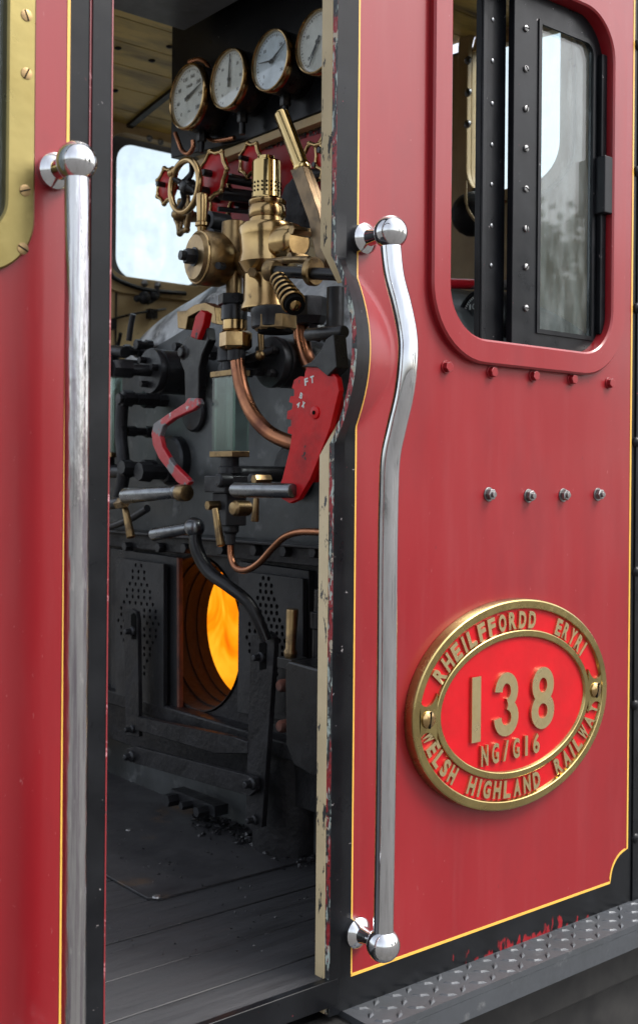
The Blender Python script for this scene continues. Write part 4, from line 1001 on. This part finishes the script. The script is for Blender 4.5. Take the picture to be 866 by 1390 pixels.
# yoke with shaft and spring-like ribbed knob
XK = 1.33; a_, b_ = P(366, 367, x=XK), P(428, 369, x=XK+.02); k = K(a_)
mb = MB('black_iron'); mb.cyl(P(372, 368, x=XK), P(470, 373, x=XK+.03), 8*k, seg=22); shf = finish('valve_shaft', mb, sv, smooth=50)
mb = MB('brass_dull'); d = b_-a_; mb.lathe(a_-d.normalized()*3*k, d, [(0, 13*k), (1.5*k, 14.5*k), (15*k, 14.5*k), (17*k, 13*k)], 28); mb.m('void').lathe(a_-d.normalized()*3.3*k, d, [(0, 11*k), (.001, 11*k)], 24)
c = P(421, 368, x=XK+.02); mb.m('brass_dull').lathe(c, d, [(0, 17*k), (2*k, 19*k), (9*k, 19*k), (11*k, 17*k)], 28); 
mb.tube([P(364, 356, x=XK+.03), P(390, 352, x=XK+.03), P(420, 352, x=XK+.03)], 5*k, seg=10); finish('yoke', mb, sv, 'brass yoke round the black shaft', smooth=40)
a_, b_ = P(378, 379, x=XK-.02), P(401, 415, x=XK-.05); d = b_-a_; l = d.length
mb = MB('void'); n = 6; mb.cyl(a_, b_, 10*k, 13*k, 22)
mb.m('brass')
for q in range(n):
    t = q/(n-1)*.86; mb.torus(a_+d*t, d, (9.5+5.5*t)*k, 2.2*k, 28, 8)
mb.lathe(b_-d*.08, d, [(0, 11*k), (4*k, 10*k), (7*k, 7*k), (8*k, 2*k)], 22); finish('ribbed_knob', mb, sv, 'ribbed brass cooling handle pointing down', smooth=60)

# --- disc shaped brass cock with whistle handle
XC = 1.36; c = P(270, 349, x=XC); k = K(c)
mb = MB('brass_dull'); mb.lathe(c, (1, -.12, 0), [(-.012, 30*k), (-.004, 34*k), (.0, 35.5*k), (.004, 37.5*k), (.05, 37*k), (.064, 34*k), (.075, 24*k), (.12, 20*k)], 44)
mb.m('brass').torus(c+Vector((-.002, 0, 0)), (1, -.12, 0), 34.5*k, 2.0*k, 48, 8)
ck = finish('steam_cock', mb, ROOT, 'round flat brass steam cock with a dark centre nut', smooth=40)
mb = MB('soot_steel'); mb.lathe(c+Vector((-.01, 0, 0)), (-1, .12, 0), [(0, 13*k), (.004, 13*k)], 22); mb.hexn(c+Vector((-.013, 0, 0)), c+Vector((-.034, .003, 0)), 11*k); mb.cyl(c+Vector((-.03, .003, 0)), c+Vector((-.045, .005, 0)), 6.5*k, seg=14); finish('centre_nut', mb, ck)
mb = MB('brass'); mb.vl(274.5, XC+.02, [(262, 6), (263, 8), (266, 8.6), (300, 7.2), (302, 9.4), (306, 9.6), (308, 7), (318, 6)], 22); finish('cock_handle', mb, ck, 'upright brass handle on top of the round cock', smooth=40)
mb = MB('brass_dull'); mb.tube([P(u, v, x=x) for u, v, x in ((296, 350, XC+.05), (312, 352, XC+.06), (326, 356, XC+.09), (345, 356, XV1))], [20*k, 19*k, 17*k, 20*k], seg=22)
mb.vl(318, XC+.07, [(300, 12), (302, 17), (330, 19), (360, 16), (362, 12), (364, 11), (397, 11), (400, 13)], 26)
mb.sph(P(300, 322, x=XC+.09), 20*k, 18, (1, .6, 1.1)); 
for u, v in ((288, 299), (290, 323)):
    q = P(u, v, x=XC+.06); mb.m('soot_steel').lathe(q+Vector((.04, 0, 0)), (-1, 0, 0), [(0, 13*k), (.05, 13*k), (.052, 8*k), (.03, 7*k)], 18)
mb.m('soot_steel').hexn(P(303, 361, x=XC+.02), P(296, 360, x=XC-.005), 5.5*k); finish('elbow', mb, ck, 'brass elbow joining the cock to the main valve', smooth=40)
mb = MB('black_iron'); mb.vl(317, XC+.07, [(399, 15), (400, 21), (413, 21.5), (416, 18)], 6, .3); mb.vl(318, XC+.07, [(414, 17), (416, 18), (434, 18), (436, 16)], 26)
mb.m('brass').vl(319, XC+.07, [(434, 15), (435, 17), (447, 17), (449, 15), (449.5, 18)], 26); mb.vl(320, XC+.07, [(449, 18), (452, 22), (470, 22.4), (474, 19), (476, 14)], 6, .2)
mb.m('soot_steel').vl(321, XC+.07, [(475, 12.5), (489, 12), (490, 10.5)], 22); finish('pipe_union', mb, ck, 'stacked black and brass pipe union', smooth=30)
tb('copper_pipe', [(322, 484, XC+.07), (324, 505, XC+.07), (331, 535, XC+.07), (345, 565, XC+.07), (367, 588, XC+.08), (398, 602, XC+.09), (420, 604, XC+.1)], 0, 10, 'copper', ck, 'thick copper pipe curving down to the right', seg=20, rr=[10, 10, 10, 10, 10, 10, 10])
tb('copper_pipe', [(408, 440, 1.55), (410, 462, 1.55), (418, 490, 1.55), (430, 508, 1.55)], 0, 11, 'copper', sv, 'dull copper pipe behind the red quadrant', seg=18)
mb = MB('soot_steel'); mb.vl(420, 1.55, [(404, 24), (408, 26), (430, 26), (434, 23), (440, 20)], 8); finish('water_valve_nut', mb, sv, smooth=30); mb = MB('soot_steel'); mb.vl(455, 1.5, [(390, 12), (470, 12)], 20); finish('iron_pipe', mb, sv, smooth=30)
# big flanged cylinders on the backhead
def flange(u, v, rp, X, X1, lab, bolts=3):
    c = P(u, v, x=X); k = K(c); r = rp*k; mb = MB('soot_steel')
    mb.lathe(c, (1, 0, 0), [(0, r*.97), (.004, r), (.014, r), (.016, r*.9), (.022, r*.9), (.024, r*.97), (X1-X, r*.97)], 40)
    mb.m('soot')
    for q in range(bolts):
        t = .9+2*math.pi*q/bolts; o = Vector((0, math.cos(t), math.sin(t))); mb.hexn(c+o*r*.62+Vector((.002, 0, 0)), c+o*r*.62+Vector((-.018, 0, 0)), r*.16)
    return finish('clack_valve', mb, ROOT, lab, smooth=35), c, k, r
cv, c, k, r = flange(203, 503, 31, 1.50, 1.63, 'black flanged cylinder at upper left of the backhead')
mb = MB('soot_steel'); mb.cyl(c, c+Vector((-.09, .01, 0)), 8*k, seg=18); mb.hexn(c+Vector((-.05, .006, 0)), c+Vector((-.10, .012, 0)), 13*k); mb.cyl(c+Vector((-.1, .02, .0)), c+Vector((-.13, .12, .012)), 11*k, 14*k); finish('spindle', mb, cv)
cv2, c, k, r = flange(366, 491, 35, 1.50, 1.63, 'black flanged cylinder behind the copper pipe', 4)
mb = MB('brass_dull'); mb.cyl(P(354, 452, x=1.47), P(355, 478, x=1.47), 4.5*k, 4*k, 14); mb.sph(P(353, 482, x=1.46), 7*k, 14); mb.m('soot_steel').tube([P(335, 487, x=1.47), P(352, 482, x=1.47), P(372, 474, x=1.49)], 6*k, seg=12); finish('drain_cock', mb, cv2, smooth=50)
for (u, v, x0, l, r_) in ((281, 478, 1.56, .08, 11), (300, 484, 1.56, .07, 12), (300, 500, 1.54, .09, 9), (172, 585, 1.56, .09, 8), (186, 541, 1.56, .1, 9), (160, 541, 1.5, .02, 9), (188, 640, 1.52, .12, 15), (165, 634, 1.5, .1, 11), (184, 467, 1.6, .05, 8), (168, 475, 1.6, .06, 9), (166, 540, 1.52, .1, 12), (236, 470, 1.6, .05, 7), (425, 450, 1.55, .06, 14), (410, 560, 1.6, .04, 12)):
    mb = MB('soot_steel'); c = P(u, v, x=x0); k = K(c); mb.lathe(c+Vector((l, 0, 0)), (-1, 0, 0), [(0, r_*k), (l*.35, r_*k), (l*.36, r_*k*.7), (l*.7, r_*k*.7), (l*.71, r_*k*.95), (l, r_*k*.85)], 8); finish('pipe_plug', mb, bh, smooth=35)
for pts, r_ in (([(150, 500), (176, 503)], 10), ([(151, 476), (170, 478)], 8), ([(152, 640), (175, 640)], 9), ([(166, 548), (164, 590), (168, 640), (160, 680)], 9), ([(175, 462), (178, 440), (181, 426)], 4), ([(150, 715), (175, 705), (200, 690)], 5)):
    mb = MB('soot_steel'); w = [P(u, v, x=1.54) for u, v in pts]; mb.tube(w, r_*K(w[0]), seg=12); finish('iron_pipe', mb, bh, smooth=60)
for (u, v, r_, x0) in ((228, 625, 34, 1.62), (392, 640, 38, 1.62), (260, 560, 26, 1.635)):
    mb = MB('soot_steel'); c = P(u, v, x=x0); k = K(c); mb.lathe(c+Vector((.03, 0, 0)), (-1, 0, 0), [(0, r_*k), (.025, r_*k), (.03, r_*k*.9), (.03, 0)], 32); finish('washout_plug', mb, bh, smooth=35)
for u in (170, 215, 250, 300, 345, 385, 425):
    c = P(u, 742+(u-170)*.03, x=XB-.09); mb = MB('soot_steel'); mb.hexn(c+Vector((.02, 0, 0)), c+Vector((-.004, 0, 0)), .014); finish('plate_bolt', mb, bh, smooth=35)

# --- left water lever: red, kinked, with bright handle
XW = 1.40
mb = MB('black_iron'); mb.px([(258, 452), (268, 446), (281, 444), (283, 462), (274, 482), (270, 500), (269, 548), (251, 547), (250, 505), (244, 490), (247, 465)], XW+.012, -.022)
c = P(249, 478, x=XW+.012); k = K(c); mb.lathe(c+Vector((.05, 0, 0)), (-1, 0, 0), [(0, 12*k), (.05, 12*k), (.052, 8*k), (.06, 7*k)], 22)
wl_ = finish('injector_lever', mb, ROOT, 'kinked red and bare metal lever on the left of the backhead', bevel=.004)
mb = MB('red_lever'); mb.px([(265, 428), (272, 420), (279, 424), (276, 440), (268, 461), (258, 457)], XW, -.020); finish('lever_tip', mb, wl_, 'dark red rounded top of the lever', bevel=.003)
mb = MB('brass_dull'); mb.px([(240, 422), (252, 421), (264, 413), (278, 410), (291, 416), (294, 440), (287, 438), (283, 425), (270, 422), (255, 430), (252, 447), (241, 445)], XW+.05, -.03); finish('sector', mb, wl_, 'ochre guide quadrant behind the lever top', bevel=.002)
mb = MB('red_lever_chipped'); mb.px([(268,540),(272,548),(262,556),(236,568),(221,579),(217,592),(220,606),(233,628),(258,653),(252,663),(240,655),(215,622),(207,604),(205,588),(208,575),(228,561),(250,547),(255,540)], XW, -.014); finish('red_arm', mb, wl_, 'kinked lower arm, red paint chipped to bare metal', bevel=.003)
mb = MB('brass_dull'); c = P(249, 669, x=XW-.018); k = K(c); mb.rcyl(c+Vector((0, .018, 0)), c+Vector((0, -.016, 0)), 11.5*k, e=.2); finish('pivot_boss', mb, wl_)
handle((170, 673), (243, 668), XW-.02, XW-.02, 11, 7.5, 'steel_dark', wl_, 'polished tapered steel grip')
mb = MB('steel_dark'); c = P(240, 668, x=XW-.02); mb.sph(c, 10*k, 16); finish('grip_collar', mb, wl_)
# --- right: red notched quadrant lever
XQ = 1.30
pts = [(424, 498), (436, 495), (452, 500), (464, 513), (467, 530), (455, 580), (440, 620), (428, 650), (412, 677), (400, 683), (388, 676), (384, 665), (390, 650), (400, 610), (403, 590), (397, 588), (398, 580), (402, 578), (402, 570), (396, 569), (397, 558), (403, 556), (404, 548), (399, 546), (401, 538), (406, 538), (406, 529), (403, 527), (406, 516), (414, 511), (420, 512), (421, 505)]
mb = MB('red_lever'); mb.px(pts, XQ, .012); 
mb.px([(440, 620), (455, 580), (466, 536), (468, 560), (460, 605), (446, 640), (432, 655)], XQ+.025, .022)
c = P(428, 560, x=XQ-.012); k = K(c); mb.lathe(c+Vector((.001, 0, 0)), (-1, 0, 0), [(0, 9*k), (.003, 9*k), (.004, 7*k), (.004, 0)], 22); mb.m('void').lathe(c+Vector((-.003, 0, 0)), (-1, 0, 0), [(0, 3*k), (.0016, 3*k)], 12)
qd = finish('notched_quadrant', mb, ROOT, 'bright red notched quadrant lever at the door edge', bevel=.002)
mb = MB('ink_white')
def qt(ch, u, v, h, tilt):
    c = P(u, v, x=XQ-.0122); t = R(tilt); ex = Vector((0, -math.cos(t), -math.sin(t))); ey = Vector((0, -math.sin(t), math.cos(t))); kk = K(c)
    letter(mb, ch, c, ex, ey, Vector((-1, 0, 0)), h*.75*kk, h*kk, .0006, .03)
for ch, u, v in (('F', 416, 518), ('T', 424, 515)): qt(ch, u, v, 10, -8)
for ch, u, v in (('B', 409, 537), ('x', 412, 549), ('4', 405, 549)): qt(ch, u, v, 8, 25)
finish('painted_marks', mb, qd, smooth=0)
handle((318, 665), (398, 666), XQ-.02, XQ-.02, 10, 9.4, 'steel_dark', qd, 'straight polished steel grip')
mb = MB('black_iron'); mb.px([(426, 499), (440, 492), (452, 478), (460, 462), (470, 455), (474, 500), (462, 512), (448, 500)], XQ+.012, .03); a_, b_ = P(418, 454, x=XQ+.02), P(468, 450, x=XQ+.02); mb.rcyl(a_, b_, 9*k, 9*k, .2)
finish('latch_rod', mb, qd, 'black latch arm above the red quadrant', bevel=.003)
# --- gauge glasses
def gglass(u0, u1, u2, v0, v1, X, lab):
    c0 = P(u0, (v0+v1)/2, x=X); c1 = P(u1, (v0+v1)/2, x=X); wy = c0.y-c1.y; c2 = P(u2, (v0+v1)/2, y=c1.y); wx_ = max(.03, c2.x-X)
    zt, zb = P(u0, v0, x=X).z, P(u0, v1, x=X).z
    t = .006; mb = MB('gauge_glass')
    mb.box((X, c1.y, zb), (X+t, c0.y, zt)); mb.box((X+t+.001, c1.y, zb), (X+wx_, c1.y+t, zt)); mb.box((X+t+.001, c0.y-t, zb), (X+wx_, c0.y, zt))
    g = finish('water_gauge', mb, ROOT, lab, smooth=0)
    mb = MB('brass_dull'); mb.box((X-.004, c1.y-.004, zt+.001), (X+wx_, c0.y+.004, zt+.014)); finish('end_plate', mb, g, bevel=.0015); mb = MB('brass_dull'); mb.box((X-.004, c1.y-.004, zb-.014), (X+wx_, c0.y+.004, zb-.001)); finish('end_plate', mb, g, bevel=.0015)
    cy = (c0.y+c1.y)/2; cx = X+wx_/2
    mb = MB('dial_glass'); mb.cyl((cx, cy, zb), (cx, cy, zt), .009, seg=20); finish('tube', mb, g)
    mb = MB('soot_steel'); mb.lathe((cx, cy, zb-.014), -Z, [(0, .02), (.02, .02), (.022, .026), (.035, .026), (.037, .018), (.05, .018)], 20); mb.cyl((cx, cy, zb-.05), (cx+.25, cy, zb-.05), .018); finish('cock_body', mb, g, smooth=35)
    mb = MB('soot_steel')
    mb.lathe((cx, cy, zt+.014), Z, [(0, .02), (.02, .02), (.022, .03), (.05, .03)], 20); mb.cyl((cx, cy, zt+.04), (cx+.25, cy, zt+.04), .018); finish('cock_body', mb, g, smooth=35)
    return g, Vector((cx, cy, zb))
gg, gb = gglass(288, 316, 338, 513, 612, 1.42, 'green tinted box gauge glass with brass end plates')
gg2, gb2 = gglass(128, 152, 160, 515, 614, 1.52, 'second gauge glass partly behind the left door post')
k = K(gb); mb = MB('soot_steel'); 
mb.box((gb.x-.045, gb.y-.045, gb.z-.092), (gb.x+.03, gb.y+.035, gb.z-.055)); mb.box((gb.x-.03, gb.y-.03, gb.z-.165), (gb.x+.025, gb.y+.025, gb.z-.093)); mb.vl(313, gb.x, [(702, 9), (706, 12), (722, 12), (724, 8), (740, 7)], 8)
for u, v, r_ in ((302, 652, 10), (346, 650, 7)): c = P(u, v, x=gb.x-.045); mb.lathe(c+Vector((.02, 0, 0)), (-1, 0, 0), [(0, r_*k), (.03, r_*k), (.034, r_*k*.7)], 16)
finish('drain_body', mb, gg, bevel=.003)
mb = MB('brass_dull'); c = P(326, 690, x=gb.x-.04); mb.lathe(c+Vector((.02, 0, 0)), (-1, 0, 0), [(0, 10*k), (.034, 10.5*k), (.04, 8*k), (.042, 0)], 20); finish('brass_plug', mb, gg); mb = MB('brass_dull'); c = P(355, 651, x=gb.x-.04); mb.hexn(c+Vector((.02, 0, 0)), c+Vector((-.02, 0, 0)), 7*k); finish('brass_plug', mb, gg); mb = MB('brass_dull'); c = P(289, 686, x=gb.x-.045); mb.hexn(c+Vector((.02, 0, 0)), c+Vector((-.015, 0, 0)), 7*k); finish('brass_plug', mb, gg)
def tap(p0, p1, X, r0, r1, par):
    a_, b_ = P(*p0, x=X), P(*p1, x=X); k = K(a_); mb = MB('brass_dull'); mb.rcyl(a_, b_, r0*k, r1*k, .25, 18); return finish('tap_handle', mb, par)
tap((348, 676), (346, 708), gb.x-.03, 4, 5.6, gg); tap((292, 690), (300, 741), gb.x-.06, 4.5, 6, gg); tap((170, 690), (178, 730), 1.44, 4.5, 6, gg2)
mb = MB('soot_steel'); a_ = P(148, 684, x=1.44); b_ = P(166, 682, x=1.44); mb.cyl(a_, b_, 9*k, seg=14); finish('drain_body', mb, gg2); mb = MB('brass_dull'); mb.hexn(P(160, 684, x=1.44), P(170, 682, x=1.43), 9*k); finish('brass_plug', mb, gg2)
tb('copper_pipe', [(313, 735), (314, 756), (320, 770), (334, 774), (352, 764), (372, 742), (388, 728), (410, 722), (445, 723)], gb.x, 4.6, 'copper', gg, 'thin copper drain pipe looping over the firehole', seg=14)
# --- things seen through the side window
for a_, b_, r_ in (((600, 356, .9), (700, 366, .9), .018), ((600, 330, 1.1), (700, 350, 1.1), .03), ((600, 425, .9), (640, 372, 1.2), .05)):
    mb = MB('black_iron'); mb.tube([P(*a_[:2], y=a_[2]), P(*b_[:2], y=b_[2])], r_, seg=14); finish('steam_pipe', mb, ROOT, smooth=60)
mb = MB('red_lever_chipped'); mb.tube([P(596, 384, y=.35), P(700, 387, y=.35)], .0125, seg=16); finish('red_rod', mb, ROOT, 'red rod just inside the side window', smooth=60)
mb = MB('wall_tan'); mb.tube([P(632, 245, x=2.2), P(634, 280, x=2.2), P(650, 305, x=2.2), P(665, 318, x=2.2)], .004, seg=8); 
MATS['steel_bolt']; finish('cable', mb, ROOT, smooth=60)
mb = MB('soot'); mb.sph(P(642, 290, x=2.25), .06, 18); finish('sand_valve', mb, ROOT)
c = P(652, 433, x=1.95); k = K(c); r = 40*k
mb = MB('black_iron'); mb.lathe(c+Vector((.06, 0, 0)), (-1, 0, 0), [(0, r*1.05), (.055, r*1.08), (.064, r*1.02), (.062, r*.93), (.054, r*.93)], 44); sp_ = finish('speed_gauge', mb, ROOT, 'black faced dial low behind the side window', smooth=40)
mb = MB('dial_black'); mb.lathe(c+Vector((.004, 0, 0)), (-1, 0, 0), [(0, r*.94), (.001, r*.94)], 40); finish('dial', mb, sp_)
mb = MB('ink_white')
def sp(rr, a_): return Vector((c.x+.0024, c.y-rr*r*math.sin(a_), c.z+rr*r*math.cos(a_)))
for q in range(51):
    a_ = R(-130+260*q/50); d = (sp(1, a_)-sp(0, a_)).normalized(); t = Vector((0, d.z, -d.y)); mb.obox((sp(.9, a_)+sp(.82, a_))/2, d*(.04*r), t*.0012, Vector((.0004, 0, 0)))
for q, tx in enumerate(('0', '5', '10', '15', '20', '25', '30')):
    cc = sp(.64, R(-125+250*q/6))
    for w, ch in enumerate(tx): letter(mb, ch, cc+Vector((0, -(w-(len(tx)-1)/2)*.017*r/.1, 0)), Vector((0, -1, 0)), Z, Vector((-1, 0, 0)), r*(.07 if ch == '1' else .13), r*.19, .0004, .01)
d = (sp(1, R(-105))-sp(0, 0)).normalized(); t = Vector((0, d.z, -d.y)); mb.obox(sp(.3, R(-110))+Vector((-.002, 0, 0)), d*r*.35, t*r*.022, Vector((.0006, 0, 0))); finish('dial_markings', mb, sp_, smooth=0)

# --- coal spilt at the foot of the backhead
mb = MB('coal'); rn = random.Random(3)
def lump(p, s):
    pts = [p+Vector((rn.uniform(-1, 1), rn.uniform(-1, 1), rn.uniform(-.2, .9)))*s for _ in range(7)]
    vs = [mb.v(q) for q in pts]; r = bmesh.ops.convex_hull(mb.bm, input=vs)
    for g in set(r['geom_interior']+r['geom_unused']):
        if isinstance(g, bmesh.types.BMVert) and g.is_valid and not g.link_faces: mb.bm.verts.remove(g)
for q in range(900):
    t = rn.random(); u = 262+175*t; v0 = 1101+63*t; v = v0+abs(rn.gauss(0, 13)) - 6
    p = P(u, v, z=FZ+.002); lump(p, rn.choice((.003, .003, .004, .005, .006, .010)))
for q in range(260):
    p = P(rn.uniform(150, 430), rn.uniform(1090, 1300), z=FZ+.001); lump(p, rn.choice((.0012, .0015, .002, .003, .004)))
coal = finish('coal', mb, smooth=0); thing(coal, 'small lumps and dust of black coal spilt on the floor along the backhead', 'coal', kind='stuff')

# ================================================================ outside
mb = MB('ground'); mb.f([mb.v(p) for p in ((-400, -400, 0), (400, -400, 0), (400, 400, 0), (-400, 400, 0))]); gr = finish('ground', mb, smooth=0); gr['kind'] = 'structure'; gr['label'] = 'pale gravel ground beside the track'; gr['category'] = 'ground'
def tree(x, y, h, seed, lab):
    rn = random.Random(seed); root = bpy.data.objects.new('tree', None); C.objects.link(root); place(root, (x, y, 0), None); thing(root, lab, 'tree', 'trees across the yard')
    mb = MB('bark'); top = Vector((x+rn.uniform(-.3, .3), y, h*.8)); mb.tube([(x, y, -.1), (x+.1, y, h*.3), top], [.28, .2, .06], seg=10)
    cl = []
    for q in range(9):
        a_ = rn.uniform(0, 6.28); zz = h*rn.uniform(.35, .85); e = Vector((x+math.cos(a_)*h*.22, y+math.sin(a_)*h*.22, zz+h*.08)); mb.tube([(x, y, zz-h*.1), e], [.09, .03], seg=6, smooth=False); cl.append((e, h*rn.uniform(.12, .19)))
    cl.append((top, h*.17)); finish('trunk', mb, root)
    mb = MB('leaf')
    for e, r in cl:
        for _ in range(420):
            d = Vector((rn.gauss(0, 1), rn.gauss(0, 1), rn.gauss(0, 1))).normalized()*r*rn.random()**.4; c = e+d
            a_ = Vector((rn.gauss(0, 1), rn.gauss(0, 1), rn.gauss(0, 1))).normalized()*.13; b_ = a_.cross(Vector((rn.gauss(0, 1), rn.gauss(0, 1), rn.gauss(0, 1)))).normalized()*.08
            mb.f([mb.v(c-a_), mb.v(c+b_), mb.v(c+a_), mb.v(c-b_)])
    finish('crown', mb, root, smooth=0)
tree(15, -13.5, 6.5, 1, 'nearest leafy tree across the yard, seen as a reflection in the window glass')
tree(20, -15, 8.0, 2, 'taller leafy tree standing behind the nearest one across the yard')
tree(8, -19, 7.0, 5, 'leafy tree standing apart to the left across the yard')

# ================================================================ light, world, camera
sc = bpy.context.scene
w = bpy.data.worlds.new('World'); sc.world = w; w.use_nodes = True; nt = w.node_tree; N = nt.nodes; L = nt.links
SUN_EL, SUN_AZ = R(52), R(-48)          # direction towards the sun, azimuth from +X
sky = N.new('ShaderNodeTexSky'); sky.sky_type = 'NISHITA'; sky.sun_disc = False; sky.sun_elevation = SUN_EL; sky.sun_rotation = R(90)-SUN_AZ; sky.dust_density = 4.0; sky.air_density = 1.0; sky.ozone_density = 1.0
hs = N.new('ShaderNodeHueSaturation'); hs.inputs['Saturation'].default_value = .35; L.new(sky.outputs[0], hs.inputs['Color'])
bg = N['Background']; L.new(hs.outputs[0], bg.inputs['Color']); bg.inputs['Strength'].default_value = .14
ld = bpy.data.lights.new('sun', 'SUN'); ld.energy = 1.2; ld.angle = R(20); ld.color = (1, .96, .90)
so = bpy.data.objects.new('sun', ld); C.objects.link(so)
dirv = Vector((math.cos(SUN_EL)*math.cos(SUN_AZ), math.cos(SUN_EL)*math.sin(SUN_AZ), math.sin(SUN_EL)))
so.rotation_euler = dirv.to_track_quat('Z', 'Y').to_euler()
cd = bpy.data.cameras.new('camera'); co = bpy.data.objects.new('camera', cd); C.objects.link(co); sc.camera = co
cd.sensor_fit = 'HORIZONTAL'; cd.sensor_width = 24; cd.lens = 24*F/866; cd.shift_y = -(695-CV)/866; cd.clip_start = .05; cd.clip_end = 2000
M = Matrix((RP, UP, -fwd)).transposed().to_4x4(); M.translation = CAM; co.matrix_world = M
cd.dof.use_dof = True; cd.dof.focus_distance = 2.15; cd.dof.aperture_fstop = 5.6
vs_ = sc.view_settings; vs_.view_transform = 'Standard'; vs_.look = 'None'; vs_.exposure = 1.5; vs_.gamma = 1
sc.cycles.max_bounces = 10; sc.cycles.transparent_max_bounces = 16
